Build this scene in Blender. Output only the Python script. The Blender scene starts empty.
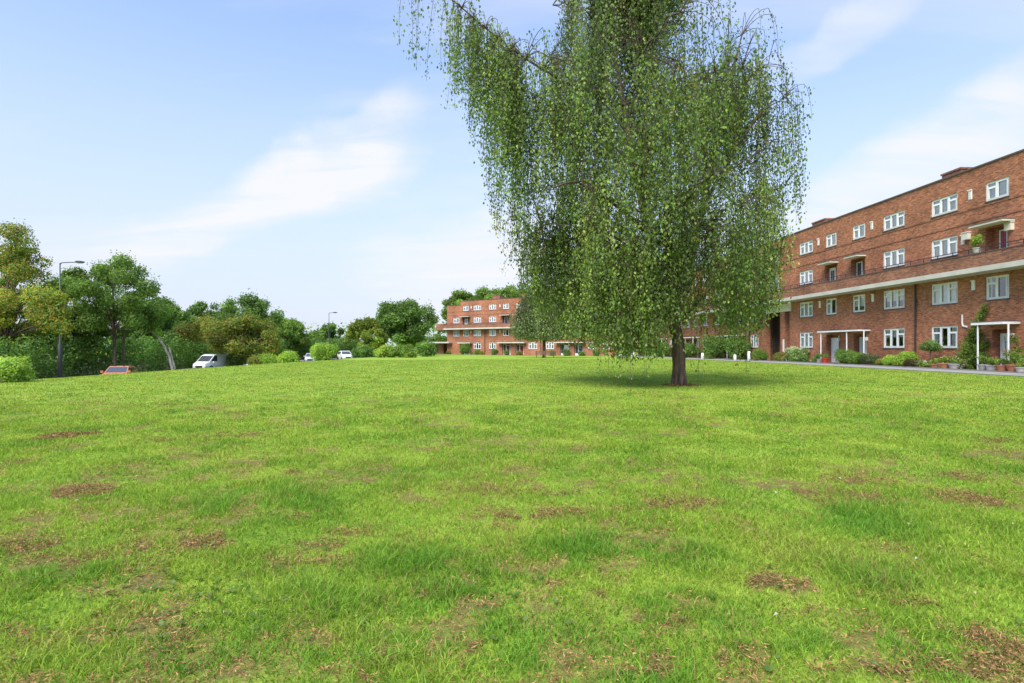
import bpy, math, random
import numpy as np
from mathutils import Vector

random.seed(7)
RNG = np.random.default_rng(11)
scene = bpy.context.scene
COL = scene.collection

# ------------------------------------------------------------------ camera maths
F = 569.0            # focal length in pixels for a 1024 wide picture
HC = 1.5             # height of the lens
HORIZ = 347.0        # picture row of the horizon


def sm(a, b, x):
    t = np.clip((np.asarray(x, dtype=float) - a) / (b - a), 0, 1)
    return t * t * (3 - 2 * t)


def gz(x, y):
    """height of the ground: a low dome falling to the street on the left"""
    x = np.asarray(x, dtype=float)
    y = np.asarray(y, dtype=float)
    dome = 0.3 * np.exp(-((x - 6) / 24.0) ** 2) * sm(2, 17, y) * (1 - 1.67 * sm(35, 115, y))
    drop = (1.5 - 0.65 * sm(52, 110, y)) * sm(20, 32, -x)
    return dome - drop


def at(px, Y):
    return (px - 512.0) / F * Y


def zat(py, Y):
    return HC + (HORIZ - py) / F * Y


# ------------------------------------------------------------------ value noise
_LAT = np.random.default_rng(5).random((256, 256))


def vnoise(x, y):
    xi = np.floor(x).astype(int)
    yi = np.floor(y).astype(int)
    fx = x - xi
    fy = y - yi
    fx = fx * fx * (3 - 2 * fx)
    fy = fy * fy * (3 - 2 * fy)
    g = lambda i, j: _LAT[i % 256, j % 256]
    return (g(xi, yi) * (1 - fx) + g(xi + 1, yi) * fx) * (1 - fy) + (g(xi, yi + 1) * (1 - fx) + g(xi + 1, yi + 1) * fx) * fy


def fbm(x, y, o=4):
    s, a, t = 0, 0.5, 0
    for k in range(o):
        s = s + a * vnoise(x * 2 ** k + 17.3 * k, y * 2 ** k + 9.1 * k)
        t += a
        a *= 0.5
    return s / t


# ------------------------------------------------------------------ materials
def new_mat(name):
    m = bpy.data.materials.new(name)
    m.use_nodes = True
    nt = m.node_tree
    nt.nodes.clear()
    return m, nt


def nd(nt, t, **kw):
    n = nt.nodes.new(t)
    for k, v in kw.items():
        setattr(n, k, v)
    return n


def out(nt, sock):
    o = nd(nt, 'ShaderNodeOutputMaterial')
    nt.links.new(sock, o.inputs['Surface'])


def mat_simple(name, rgb, rough=0.6, var=0.12, scale=6.0, metal=0.0, bump=0.0, coat=0.0):
    m, nt = new_mat(name)
    p = nd(nt, 'ShaderNodeBsdfPrincipled')
    tc = nd(nt, 'ShaderNodeTexCoord')
    nz = nd(nt, 'ShaderNodeTexNoise')
    nz.inputs['Scale'].default_value = scale
    nz.inputs['Detail'].default_value = 5
    nt.links.new(tc.outputs['Object'], nz.inputs['Vector'])
    mx = nd(nt, 'ShaderNodeMix', data_type='RGBA')
    mx.inputs['A'].default_value = (*[c * (1 - var * 1.6) for c in rgb], 1)
    mx.inputs['B'].default_value = (*[min(1, c * (1 + var)) for c in rgb], 1)
    nt.links.new(nz.outputs['Fac'], mx.inputs['Factor'])
    nt.links.new(mx.outputs['Result'], p.inputs['Base Color'])
    p.inputs['Roughness'].default_value = rough
    p.inputs['Metallic'].default_value = metal
    p.inputs['Coat Weight'].default_value = coat
    if bump:
        b = nd(nt, 'ShaderNodeBump')
        b.inputs['Strength'].default_value = bump
        b.inputs['Distance'].default_value = 0.02
        nt.links.new(nz.outputs['Fac'], b.inputs['Height'])
        nt.links.new(b.outputs['Normal'], p.inputs['Normal'])
    out(nt, p.outputs['BSDF'])
    return m


def mat_leaf(name, rough=0.5, trans=0.35, tint=(1.25, 1.25, 0.6), spec=0.35):
    m, nt = new_mat(name)
    a = nd(nt, 'ShaderNodeAttribute', attribute_name='Col')
    p = nd(nt, 'ShaderNodeBsdfPrincipled')
    p.inputs['Roughness'].default_value = rough
    p.inputs['Specular IOR Level'].default_value = spec
    nt.links.new(a.outputs['Color'], p.inputs['Base Color'])
    t = nd(nt, 'ShaderNodeBsdfTranslucent')
    mu = nd(nt, 'ShaderNodeMix', data_type='RGBA', blend_type='MULTIPLY')
    mu.inputs['Factor'].default_value = 1
    mu.inputs['B'].default_value = (*tint, 1)
    nt.links.new(a.outputs['Color'], mu.inputs['A'])
    nt.links.new(mu.outputs['Result'], t.inputs['Color'])
    ms = nd(nt, 'ShaderNodeMixShader')
    ms.inputs['Fac'].default_value = trans
    nt.links.new(p.outputs['BSDF'], ms.inputs[1])
    nt.links.new(t.outputs['BSDF'], ms.inputs[2])
    out(nt, ms.outputs['Shader'])
    return m


def mat_brick(name, c1, c2, mortar, stain=0.5):
    m, nt = new_mat(name)
    L = nt.links.new
    tc = nd(nt, 'ShaderNodeTexCoord')
    sep = nd(nt, 'ShaderNodeSeparateXYZ')
    L(tc.outputs['Object'], sep.inputs[0])
    add = nd(nt, 'ShaderNodeMath', operation='ADD')
    L(sep.outputs['X'], add.inputs[0])
    L(sep.outputs['Y'], add.inputs[1])
    cmb = nd(nt, 'ShaderNodeCombineXYZ')
    L(add.outputs[0], cmb.inputs['X'])
    L(sep.outputs['Z'], cmb.inputs['Y'])
    br = nd(nt, 'ShaderNodeTexBrick')
    br.inputs['Scale'].default_value = 1
    br.inputs['Brick Width'].default_value = 0.225
    br.inputs['Row Height'].default_value = 0.075
    br.inputs['Mortar Size'].default_value = 0.007
    br.inputs['Mortar Smooth'].default_value = 0.3
    br.inputs['Bias'].default_value = 0.0
    br.inputs['Color1'].default_value = (*c1, 1)
    br.inputs['Color2'].default_value = (*c2, 1)
    br.inputs['Mortar'].default_value = (*mortar, 1)
    L(cmb.outputs[0], br.inputs['Vector'])
    # clusters of darker and paler bricks, stretched along the courses
    mp = nd(nt, 'ShaderNodeMapping')
    mp.inputs['Scale'].default_value = (1.4, 7.0, 1)
    L(cmb.outputs[0], mp.inputs['Vector'])
    n1 = nd(nt, 'ShaderNodeTexNoise')
    n1.inputs['Scale'].default_value = 3.0
    n1.inputs['Detail'].default_value = 6
    n1.inputs['Roughness'].default_value = 0.7
    L(mp.outputs[0], n1.inputs['Vector'])
    r1 = nd(nt, 'ShaderNodeMapRange')
    r1.inputs['From Min'].default_value = 0.3
    r1.inputs['From Max'].default_value = 0.7
    r1.inputs['To Min'].default_value = 0.45
    r1.inputs['To Max'].default_value = 1.4
    L(n1.outputs['Fac'], r1.inputs['Value'])
    n2 = nd(nt, 'ShaderNodeTexNoise')
    n2.inputs['Scale'].default_value = 0.35
    n2.inputs['Detail'].default_value = 4
    L(cmb.outputs[0], n2.inputs['Vector'])
    r2 = nd(nt, 'ShaderNodeMapRange')
    r2.inputs['From Min'].default_value = 0.35
    r2.inputs['From Max'].default_value = 0.65
    r2.inputs['To Min'].default_value = 1 - stain * 0.4
    r2.inputs['To Max'].default_value = 1.15
    L(n2.outputs['Fac'], r2.inputs['Value'])
    mm = nd(nt, 'ShaderNodeMath', operation='MULTIPLY')
    L(r1.outputs[0], mm.inputs[0])
    L(r2.outputs[0], mm.inputs[1])
    vm = nd(nt, 'ShaderNodeVectorMath', operation='SCALE')
    L(br.outputs['Color'], vm.inputs[0])
    L(mm.outputs[0], vm.inputs['Scale'])
    p = nd(nt, 'ShaderNodeBsdfPrincipled')
    p.inputs['Roughness'].default_value = 0.85
    p.inputs['Specular IOR Level'].default_value = 0.2
    L(vm.outputs[0], p.inputs['Base Color'])
    b = nd(nt, 'ShaderNodeBump')
    b.inputs['Strength'].default_value = 0.5
    b.inputs['Distance'].default_value = 0.01
    b.invert = True
    L(br.outputs['Fac'], b.inputs['Height'])
    L(b.outputs['Normal'], p.inputs['Normal'])
    out(nt, p.outputs['BSDF'])
    return m


def mat_glass(name):
    m, nt = new_mat(name)
    L = nt.links.new
    tr = nd(nt, 'ShaderNodeBsdfTransparent')
    tr.inputs['Color'].default_value = (0.95, 0.97, 0.97, 1)
    gl = nd(nt, 'ShaderNodeBsdfGlossy')
    gl.inputs['Roughness'].default_value = 0.03
    fr = nd(nt, 'ShaderNodeFresnel')
    fr.inputs['IOR'].default_value = 1.5
    ad = nd(nt, 'ShaderNodeMath', operation='MULTIPLY_ADD')
    ad.inputs[1].default_value = 1.3
    ad.inputs[2].default_value = 0.17
    ad.use_clamp = True
    L(fr.outputs[0], ad.inputs[0])
    ms = nd(nt, 'ShaderNodeMixShader')
    L(ad.outputs[0], ms.inputs['Fac'])
    L(tr.outputs[0], ms.inputs[1])
    L(gl.outputs[0], ms.inputs[2])
    out(nt, ms.outputs[0])
    return m


def mat_bark(name, rgb, dark, scale=9.0, stretch=0.18):
    m, nt = new_mat(name)
    L = nt.links.new
    tc = nd(nt, 'ShaderNodeTexCoord')
    mp = nd(nt, 'ShaderNodeMapping')
    mp.inputs['Scale'].default_value = (1, 1, stretch)
    L(tc.outputs['Object'], mp.inputs['Vector'])
    nz = nd(nt, 'ShaderNodeTexNoise')
    nz.inputs['Scale'].default_value = scale
    nz.inputs['Detail'].default_value = 7
    nz.inputs['Roughness'].default_value = 0.65
    L(mp.outputs[0], nz.inputs['Vector'])
    cr = nd(nt, 'ShaderNodeValToRGB')
    cr.color_ramp.elements[0].position = 0.36
    cr.color_ramp.elements[0].color = (*dark, 1)
    cr.color_ramp.elements[1].position = 0.64
    cr.color_ramp.elements[1].color = (*rgb, 1)
    L(nz.outputs['Fac'], cr.inputs['Fac'])
    p = nd(nt, 'ShaderNodeBsdfPrincipled')
    p.inputs['Roughness'].default_value = 0.9
    L(cr.outputs['Color'], p.inputs['Base Color'])
    b = nd(nt, 'ShaderNodeBump')
    b.inputs['Strength'].default_value = 0.9
    b.inputs['Distance'].default_value = 0.05
    L(nz.outputs['Fac'], b.inputs['Height'])
    L(b.outputs['Normal'], p.inputs['Normal'])
    out(nt, p.outputs['BSDF'])
    return m


GRASS_A = (0.228, 0.350, 0.034)
GRASS_B = (0.320, 0.415, 0.056)
GRASS_D = (0.114, 0.245, 0.022)


def mat_ground():
    m, nt = new_mat('lawn_ground')
    L = nt.links.new
    tc = nd(nt, 'ShaderNodeTexCoord')

    def noise(sc, det=5, rough=0.6):
        n = nd(nt, 'ShaderNodeTexNoise')
        n.inputs['Scale'].default_value = sc
        n.inputs['Detail'].default_value = det
        n.inputs['Roughness'].default_value = rough
        L(tc.outputs['Object'], n.inputs['Vector'])
        return n
    n1, n2, n3 = noise(0.35), noise(2.2), noise(60, 3, 0.7)
    cr = nd(nt, 'ShaderNodeValToRGB')
    e = cr.color_ramp.elements
    e[0].position = 0.36
    e[0].color = (*[c * 0.92 for c in GRASS_D], 1)
    e[1].position = 0.62
    e[1].color = (*GRASS_B, 1)
    k = e.new(0.48)
    k.color = (*GRASS_A, 1)
    av = nd(nt, 'ShaderNodeMix', data_type='FLOAT')
    av.inputs['Factor'].default_value = 0.5
    L(n1.outputs['Fac'], av.inputs['A'])
    L(n2.outputs['Fac'], av.inputs['B'])
    L(av.outputs['Result'], cr.inputs['Fac'])
    # fine grain
    mr = nd(nt, 'ShaderNodeMapRange')
    mr.inputs['From Min'].default_value = 0.3
    mr.inputs['From Max'].default_value = 0.7
    mr.inputs['To Min'].default_value = 0.68
    mr.inputs['To Max'].default_value = 1.12
    L(n3.outputs['Fac'], mr.inputs['Value'])
    vs = nd(nt, 'ShaderNodeVectorMath', operation='SCALE')
    L(cr.outputs['Color'], vs.inputs[0])
    L(mr.outputs[0], vs.inputs['Scale'])
    dry = nd(nt, 'ShaderNodeAttribute', attribute_name='Dry')
    mx = nd(nt, 'ShaderNodeMix', data_type='RGBA')
    mx.inputs['B'].default_value = (0.15, 0.105, 0.048, 1)
    L(dry.outputs['Fac'], mx.inputs['Factor'])
    L(vs.outputs[0], mx.inputs['A'])
    p = nd(nt, 'ShaderNodeBsdfPrincipled')
    p.inputs['Roughness'].default_value = 0.9
    p.inputs['Specular IOR Level'].default_value = 0.15
    L(mx.outputs['Result'], p.inputs['Base Color'])
    b = nd(nt, 'ShaderNodeBump')
    b.inputs['Strength'].default_value = 0.6
    b.inputs['Distance'].default_value = 0.03
    L(n3.outputs['Fac'], b.inputs['Height'])
    L(b.outputs['Normal'], p.inputs['Normal'])
    out(nt, p.outputs['BSDF'])
    return m


M = {}
M['ground'] = mat_ground()
M['blade'] = mat_leaf('grass_blade', 0.6, 0.42, (1.15, 1.2, 0.5), 0.25)
M['straw'] = mat_leaf('dry_straw', 0.9, 0.1, (1, 1, 1), 0.1)
M['leaf'] = mat_leaf('leaf', 0.6, 0.54, (1.25, 1.3, 0.5), 0.18)
M['birch_leaf'] = mat_leaf('birch_leaf', 0.5, 0.42, (1.3, 1.3, 0.5), 0.28)
M['brick'] = mat_brick('red_brick', (0.48, 0.180, 0.086), (0.23, 0.077, 0.042), (0.31, 0.24, 0.185))
M['brick_dark'] = mat_brick('parapet_brick', (0.38, 0.16, 0.09), (0.19, 0.074, 0.048), (0.27, 0.215, 0.175), 0.7)
M['white'] = mat_simple('white_paint', (0.76, 0.76, 0.75), 0.45, 0.08, 3.0)
M['cream'] = mat_simple('cream_concrete', (0.58, 0.545, 0.46), 0.75, 0.15, 2.5)
M['slab'] = mat_simple('painted_slab_edge', (0.50, 0.475, 0.42), 0.75, 0.22, 1.2)
M['coping'] = mat_simple('dark_coping', (0.10, 0.075, 0.07), 0.8, 0.25)
M['lead'] = mat_simple('roof_felt', (0.09, 0.09, 0.10), 0.8, 0.2)
M['iron'] = mat_simple('black_iron', (0.02, 0.02, 0.022), 0.45, 0.2)
M['pipe'] = mat_simple('dark_pipe', (0.035, 0.028, 0.026), 0.5, 0.2)
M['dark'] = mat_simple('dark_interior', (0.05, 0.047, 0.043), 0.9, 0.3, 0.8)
M['curtain'] = mat_simple('net_curtain', (0.86, 0.86, 0.84), 0.9, 0.22, 5.0)
M['glass'] = mat_glass('window_glass')
M['red_door'] = mat_simple('red_door_paint', (0.28, 0.015, 0.025), 0.35, 0.15)
M['blue_door'] = mat_simple('blue_door_paint', (0.02, 0.03, 0.14), 0.35, 0.15)
M['grey_door'] = mat_simple('grey_door_paint', (0.52, 0.55, 0.58), 0.35, 0.08)
M['green_door'] = mat_simple('green_door_paint', (0.03, 0.06, 0.05), 0.35, 0.1)
M['steel'] = mat_simple('steel', (0.5, 0.5, 0.5), 0.3, 0.1, metal=1.0)
M['asphalt'] = mat_simple('asphalt', (0.055, 0.055, 0.057), 0.9, 0.3, 3.0, bump=0.2)
M['path'] = mat_simple('grey_path', (0.27, 0.26, 0.245), 0.9, 0.3, 2.2, bump=0.25)
M['kerb'] = mat_simple('kerb_stone', (0.20, 0.195, 0.18), 0.85, 0.2, 3.0)
M['soil'] = mat_simple('garden_soil', (0.06, 0.042, 0.03), 0.95, 0.4, 4.0, bump=0.6)
M['marking'] = mat_simple('road_paint', (0.62, 0.62, 0.58), 0.8, 0.15)
M['bark'] = mat_bark('birch_bark', (0.16, 0.108, 0.078), (0.02, 0.014, 0.010), 8, 0.16)
M['bark2'] = mat_bark('brown_bark', (0.15, 0.11, 0.08), (0.04, 0.028, 0.02), 6, 0.2)
M['palebark'] = mat_bark('pale_bark', (0.55, 0.49, 0.40), (0.22, 0.19, 0.15), 5, 0.3)
M['twig'] = mat_simple('twig_brown', (0.06, 0.038, 0.026), 0.8, 0.25)
M['terracotta'] = mat_simple('terracotta', (0.42, 0.16, 0.085), 0.8, 0.2)
M['redpot'] = mat_simple('red_pot', (0.42, 0.035, 0.03), 0.5, 0.15)
M['greypot'] = mat_simple('grey_stone_pot', (0.36, 0.35, 0.33), 0.85, 0.2)
M['wood'] = mat_simple('weathered_wood', (0.17, 0.105, 0.07), 0.8, 0.3, 5.0)
M['copper'] = mat_simple('copper_car_paint', (0.45, 0.15, 0.06), 0.3, 0.08, coat=0.8)
M['whitecar'] = mat_simple('white_car_paint', (0.78, 0.79, 0.80), 0.3, 0.03, coat=0.8)
M['silvercar'] = mat_simple('silver_car_paint', (0.5, 0.52, 0.54), 0.3, 0.05, coat=0.8)
M['carglass'] = mat_simple('car_glass', (0.055, 0.062, 0.07), 0.06, 0.1, coat=1.0)
M['rubber'] = mat_simple('tyre_rubber', (0.02, 0.02, 0.02), 0.8, 0.2)
M['lens'] = mat_simple('headlight_lens', (0.7, 0.72, 0.75), 0.1, 0.05)
M['redlens'] = mat_simple('tail_lens', (0.4, 0.02, 0.02), 0.2, 0.05)
M['plastic'] = mat_simple('black_trim', (0.025, 0.025, 0.027), 0.5, 0.1)
M['lampgrey'] = mat_simple('lamp_post_grey', (0.05, 0.055, 0.06), 0.5, 0.15)

# ------------------------------------------------------------------ mesh helpers


def link(o, parent=None):
    COL.objects.link(o)
    if parent is not None:
        o.parent = parent
    return o


def mesh_np(name, V, Q, mat, parent=None, C=None, smooth=False, extra=None):
    """one mesh object from numpy vertex and face (all quads or all tris) arrays"""
    V = np.asarray(V, dtype=np.float32)
    Q = np.asarray(Q, dtype=np.int32)
    k = Q.shape[1]
    me = bpy.data.meshes.new(name)
    me.vertices.add(len(V))
    me.vertices.foreach_set('co', V.ravel())
    me.loops.add(Q.size)
    me.loops.foreach_set('vertex_index', Q.ravel())
    me.polygons.add(len(Q))
    me.polygons.foreach_set('loop_start', np.arange(0, Q.size, k, dtype=np.int32))
    me.polygons.foreach_set('loop_total', np.full(len(Q), k, dtype=np.int32))
    if smooth:
        me.polygons.foreach_set('use_smooth', np.ones(len(Q), dtype=bool))
    if C is not None:
        a = me.attributes.new('Col', 'FLOAT_COLOR', 'POINT')
        c4 = np.ones((len(V), 4), dtype=np.float32)
        c4[:, :3] = C
        a.data.foreach_set('color', c4.ravel())
    if extra:
        for kx, vx in extra.items():
            a = me.attributes.new(kx, 'FLOAT', 'POINT')
            a.data.foreach_set('value', np.asarray(vx, dtype=np.float32))
    me.update(calc_edges=True)
    me.validate()
    me.materials.append(mat)
    o = bpy.data.objects.new(name, me)
    return link(o, parent)


class MB:
    """collects boxes, tubes and sheets that make ONE mesh object"""

    def __init__(s):
        s.v = []
        s.f = []

    def add(s, vs, fs):
        n = len(s.v)
        s.v += [tuple(p) for p in vs]
        s.f += [tuple(i + n for i in f) for f in fs]

    def box(s, x0, x1, y0, y1, z0, z1):
        s.add([(x0, y0, z0), (x1, y0, z0), (x1, y1, z0), (x0, y1, z0),
               (x0, y0, z1), (x1, y0, z1), (x1, y1, z1), (x0, y1, z1)],
              [(0, 3, 2, 1), (4, 5, 6, 7), (0, 1, 5, 4), (1, 2, 6, 5), (2, 3, 7, 6), (3, 0, 4, 7)])

    def quad(s, a, b, c, d):
        s.add([a, b, c, d], [(0, 1, 2, 3)])

    def tube(s, pts, rad, n=8, cap=True):
        V, Q = tube_np(pts, rad, n)
        base = len(s.v)
        s.v += [tuple(p) for p in V]
        s.f += [tuple(int(i) + base for i in q) for q in Q]
        if cap:
            s.f.append(tuple(base + i for i in range(n))[::-1])
            m = len(V)
            s.f.append(tuple(base + m - n + i for i in range(n)))

    def lathe(s, cx, cy, prof, n=16):
        b = len(s.v)
        for r, z in prof:
            for i in range(n):
                a = 2 * math.pi * i / n
                s.v.append((cx + r * math.cos(a), cy + r * math.sin(a), z))
        for j in range(len(prof) - 1):
            for i in range(n):
                k = (i + 1) % n
                s.f.append((b + j * n + i, b + j * n + k, b + (j + 1) * n + k, b + (j + 1) * n + i))
        s.f.append(tuple(b + i for i in range(n))[::-1])
        s.f.append(tuple(b + (len(prof) - 1) * n + i for i in range(n)))

    def build(s, name, mat, parent=None, smooth=False, bevel=0):
        me = bpy.data.meshes.new(name)
        me.from_pydata(s.v, [], s.f)
        me.validate()
        me.update()
        me.materials.append(mat)
        if smooth:
            for p in me.polygons:
                p.use_smooth = True
        o = bpy.data.objects.new(name, me)
        if bevel:
            b = o.modifiers.new('bevel', 'BEVEL')
            b.width = bevel
            b.segments = 2
            b.limit_method = 'ANGLE'
        return link(o, parent)


def tube_np(pts, rad, n=6):
    P = np.asarray(pts, dtype=float)
    R = np.broadcast_to(np.asarray(rad, dtype=float), (len(P),))
    T = np.gradient(P, axis=0)
    T /= np.linalg.norm(T, axis=1, keepdims=True) + 1e-9
    ref = np.array([0.31, 0.17, 0.93]) if abs(T[0] @ np.array([0.31, 0.17, 0.93])) < 0.9 else np.array([1.0, 0, 0])
    A = np.cross(T, ref)
    A /= np.linalg.norm(A, axis=1, keepdims=True) + 1e-9
    B = np.cross(T, A)
    ang = np.linspace(0, 2 * np.pi, n, endpoint=False)
    V = P[:, None, :] + R[:, None, None] * (np.cos(ang)[None, :, None] * A[:, None, :] + np.sin(ang)[None, :, None] * B[:, None, :])
    V = V.reshape(-1, 3)
    i = np.arange(len(P) - 1)[:, None] * n
    j = np.arange(n)[None, :]
    k = (j + 1) % n
    Q = np.stack([i + j, i + k, i + n + k, i + n + j], -1).reshape(-1, 4)
    return V, Q


class NB:
    """collects numpy quads"""

    def __init__(s):
        s.V, s.Q, s.C, s.n = [], [], [], 0

    def add(s, V, Q, C=None):
        s.V.append(V)
        s.Q.append(Q + s.n)
        if C is not None:
            s.C.append(C)
        s.n += len(V)

    def build(s, name, mat, parent=None, smooth=False):
        return mesh_np(name, np.concatenate(s.V), np.concatenate(s.Q), mat, parent,
                       np.concatenate(s.C) if s.C else None, smooth)


def unit(a):
    return a / (np.linalg.norm(a, axis=-1, keepdims=True) + 1e-9)


def leaves_np(P, axis, normal, length, width, col):
    """one rhombic, slightly folded leaf (two triangles as a quad) at each P"""
    n = len(P)
    axis = unit(axis)
    side = unit(np.cross(axis, normal))
    nrm = np.cross(side, axis)
    length = np.broadcast_to(length, (n,))[:, None]
    width = np.broadcast_to(width, (n,))[:, None]
    a = P
    b = P + axis * length * 0.42 + side * width * 0.5 + nrm * width * 0.12
    c = P + axis * length
    d = P + axis * length * 0.42 - side * width * 0.5 + nrm * width * 0.12
    V = np.stack([a, b, c, d], 1).reshape(-1, 3)
    Q = np.arange(4 * n).reshape(n, 4)
    C = np.repeat(col, 4, axis=0)
    return V, Q, C


def palette(cols, n, rng, jit=0.18, w=None):
    cols = np.asarray(cols, dtype=float)
    i = rng.choice(len(cols), n, p=w)
    c = cols[i] * (1 + jit * rng.standard_normal((n, 1)))
    return np.clip(c, 0.004, 0.8)


def tag(o, label=None, cat=None, group=None, kind=None):
    if label:
        o['label'] = label
    if cat:
        o['category'] = cat
    if group:
        o['group'] = group
    if kind:
        o['kind'] = kind
    return o


def empty(name, loc, label=None, cat=None, group=None, rz=0.0):
    o = bpy.data.objects.new(name, None)
    o.empty_display_size = 0.3
    o.location = loc
    o.rotation_euler = (0, 0, rz)
    link(o)
    return tag(o, label, cat, group)


# ------------------------------------------------------------------ the setting: ground, street, path
TH = math.radians(3.02)          # the long right-hand block runs 3 degrees off the view axis
AX = np.array([-math.sin(TH), math.cos(TH)])
PE = np.array([math.cos(TH), math.sin(TH)])


def us(u, s):
    """point at distance u to the right of and s along the long block's axis"""
    return u * PE + s * AX


def u_of(x, y):
    return x * PE[0] + y * PE[1]


def road_c(y):
    return -35.0 + 0.003 * np.clip(np.asarray(y, dtype=float) - 65, 0, None) ** 2


# scraped, dry places of the lawn: (picture x, picture row, half width m, half depth m, strength)
DRYSPOTS = [(66, 436, .42, .30, .9), (40, 440, .2, .2, .7), (92, 434, .25, .2, .8), (84, 492, .34, .24, 1.0), (20, 462, .2, .15, .5),
            (290, 473, .12, .1, .9), (12, 548, .3, .16, .7), (130, 551, .16, .1, .9), (75, 560, .4, .1, .5), (190, 548, .3, .1, .6), (215, 540, .18, .12, .9),
            (300, 562, .25, .1, .6), (322, 545, .2, .12, .7), (345, 562, .1, .08, .8), (300, 520, .2, .15, .4),
            (500, 520, .4, .3, .45), (530, 517, .3, .12, .6), (560, 512, .25, .12, .6), (355, 532, .2, .1, .5), (480, 492, .5, .25, .35),
            (765, 583, .26, .09, 1.0), (735, 585, .1, .06, .9), (670, 507, .3, .14, .6), (612, 513, .3, .12, .5), (690, 503, .4, .2, .5), (562, 493, .6, .2, .3),
            (845, 497, .5, .3, .45), (970, 500, .32, .3, .8), (985, 478, .4, .3, .4), (955, 477, .3, .2, .5), (1010, 442, .4, .3, .4),
            (912, 608, .16, .09, .9), (962, 632, .14, .08, 1.0), (648, 664, .10, .07, 1.0), (740, 664, .10, .07, .9), (985, 668, .26, .14, 1.0), (880, 675, .3, .06, .9), (1005, 648, .12, .08, .9),
            (652, 632, .08, .09, .8), (670, 618, .08, .06, .7), (486, 648, .06, .09, .8), (375, 675, .08, .06, .9), (520, 668, .05, .05, .6),
            (30, 637, .16, .05, .9), (100, 600, .12, .05, .8), (200, 612, .12, .06, .5), (20, 675, .16, .04, .8), (180, 640, .08, .06, .6), (345, 635, .05, .06, .7),
            (270, 638, .1, .05, .5), (440, 596, .15, .06, .4), (800, 610, .08, .05, .8), (900, 555, .2, .1, .4), (560, 585, .1, .05, .5),
            (250, 436, .5, .2, .35), (210, 437, .4, .2, .35), (160, 440, .3, .15, .4), (430, 590, .1, .06, .5), (860, 480, .5, .3, .4)]
DRY = [(5.3, 17.9, .62, .55, .85)]
for px, py, rx, ry, st in DRYSPOTS:
    Y = 1.45 * F / (py - HORIZ)
    for _ in range(4):
        g = float(gz(at(px, Y), Y))
        Y = (HC - g) * F / (py - HORIZ)
    DRY.append((at(px, Y), Y, rx, ry, st))


LUSH = []
for px, py, rx, ry in [(600, 545, .55, .3), (680, 552, .35, .25), (470, 600, .35, .2), (430, 640, .35, .2), (540, 640, .35, .18), (570, 675, .3, .15), (700, 600, .25, .15), (890, 570, .4, .2), (780, 640, .3, .12),
                       (940, 660, .25, .1), (250, 655, .4, .1), (60, 580, .3, .2), (330, 600, .3, .2), (240, 500, .7, .5), (860, 520, .6, .4), (640, 660, .2, .12), (400, 560, .4, .3)]:
    Y = 1.46 * F / (py - HORIZ)
    LUSH.append((at(px, Y), Y, rx, ry))


def lushness(x, y):
    wx = x + 0.7 * (fbm(x * 3 + 5, y * 3, 4) - 0.5)
    wy = y + 0.7 * (fbm(x * 3 + 60, y * 3 + 7, 4) - 0.5)
    d = np.zeros_like(x)
    for X, Y, rx, ry in LUSH:
        d = np.maximum(d, 1 - sm(0.2, 1.9, ((wx - X) / rx) ** 2 + ((wy - Y) / ry) ** 2))
    return d * (0.55 + 0.9 * fbm(x * 9, y * 9, 3))


def dry(x, y):
    x = np.asarray(x, dtype=float)
    y = np.asarray(y, dtype=float)
    wx = x + 0.5 * (fbm(x * 5, y * 5, 4) - 0.5)
    wy = y + 0.5 * (fbm(x * 5 + 40, y * 5 + 7, 4) - 0.5)
    d = np.zeros_like(x)
    for X, Y, rx, ry, st in DRY:
        r = ((wx - X) / rx) ** 2 + ((wy - Y) / ry) ** 2
        d = np.maximum(d, st * (1 - sm(0.2, 1.7, r)))
    n = fbm(x * 1.15 + 3.1, y * 1.15 + 8.7, 5) * 0.6 + fbm(x * 4.1, y * 4.1, 3) * 0.4
    n2 = fbm(x * 7.3 + 31, y * 7.3 + 5, 3)
    band = 0.035 * np.exp(-((y - 4.3) / 1.6) ** 2) * sm(2.5, -1.5, x) + 0.03 * sm(3.6, 2.4, y)
    scat = sm(0.53, 0.62, n + band) * sm(0.40, 0.60, n2) * 0.95 * sm(22, 7, y)
    rag = sm(0.33, 0.58, fbm(x * 10 + 3, y * 10, 4))
    return np.maximum(d * (0.25 + 0.75 * rag), scat)


xs = np.unique(np.concatenate([np.array([-900, -500, -300, -180, -120, -90, -70, -60]), np.arange(-54, -12, 0.6), np.arange(-12, 12, 0.09), np.arange(12, 60, 0.7),
                               np.array([60, 75, 100, 150, 250, 400, 900])]))
ys = np.unique(np.concatenate([np.array([-300, -150, -60, -30, -15, -8, -4, -2]), np.arange(0, 11, 0.09), np.arange(11, 30, 0.4), np.arange(30, 140, 0.9),
                               np.array([145, 160, 190, 240, 320, 500, 900])]))
GX, GY = np.meshgrid(xs, ys)
GZ = gz(GX, GY) + 0.012 * (fbm(GX * 1.7, GY * 1.7, 3) - 0.5) * (GY < 40) * (GX > -27) * (GX < 22)
nx, ny = len(xs), len(ys)
idx = np.arange(nx * ny).reshape(ny, nx)
Q = np.stack([idx[:-1, :-1], idx[:-1, 1:], idx[1:, 1:], idx[1:, :-1]], -1).reshape(-1, 4)
D = 0.8 * dry(GX.ravel(), GY.ravel()) * ((GY.ravel() < 22) & (GY.ravel() > -1))
ground = mesh_np('ground', np.stack([GX.ravel(), GY.ravel(), GZ.ravel()], 1), Q, M['ground'], smooth=True, extra={'Dry': D})
tag(ground, 'sunlit mown lawn with worn dry patches, falling to the street on the left', 'lawn', kind='structure')


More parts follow.
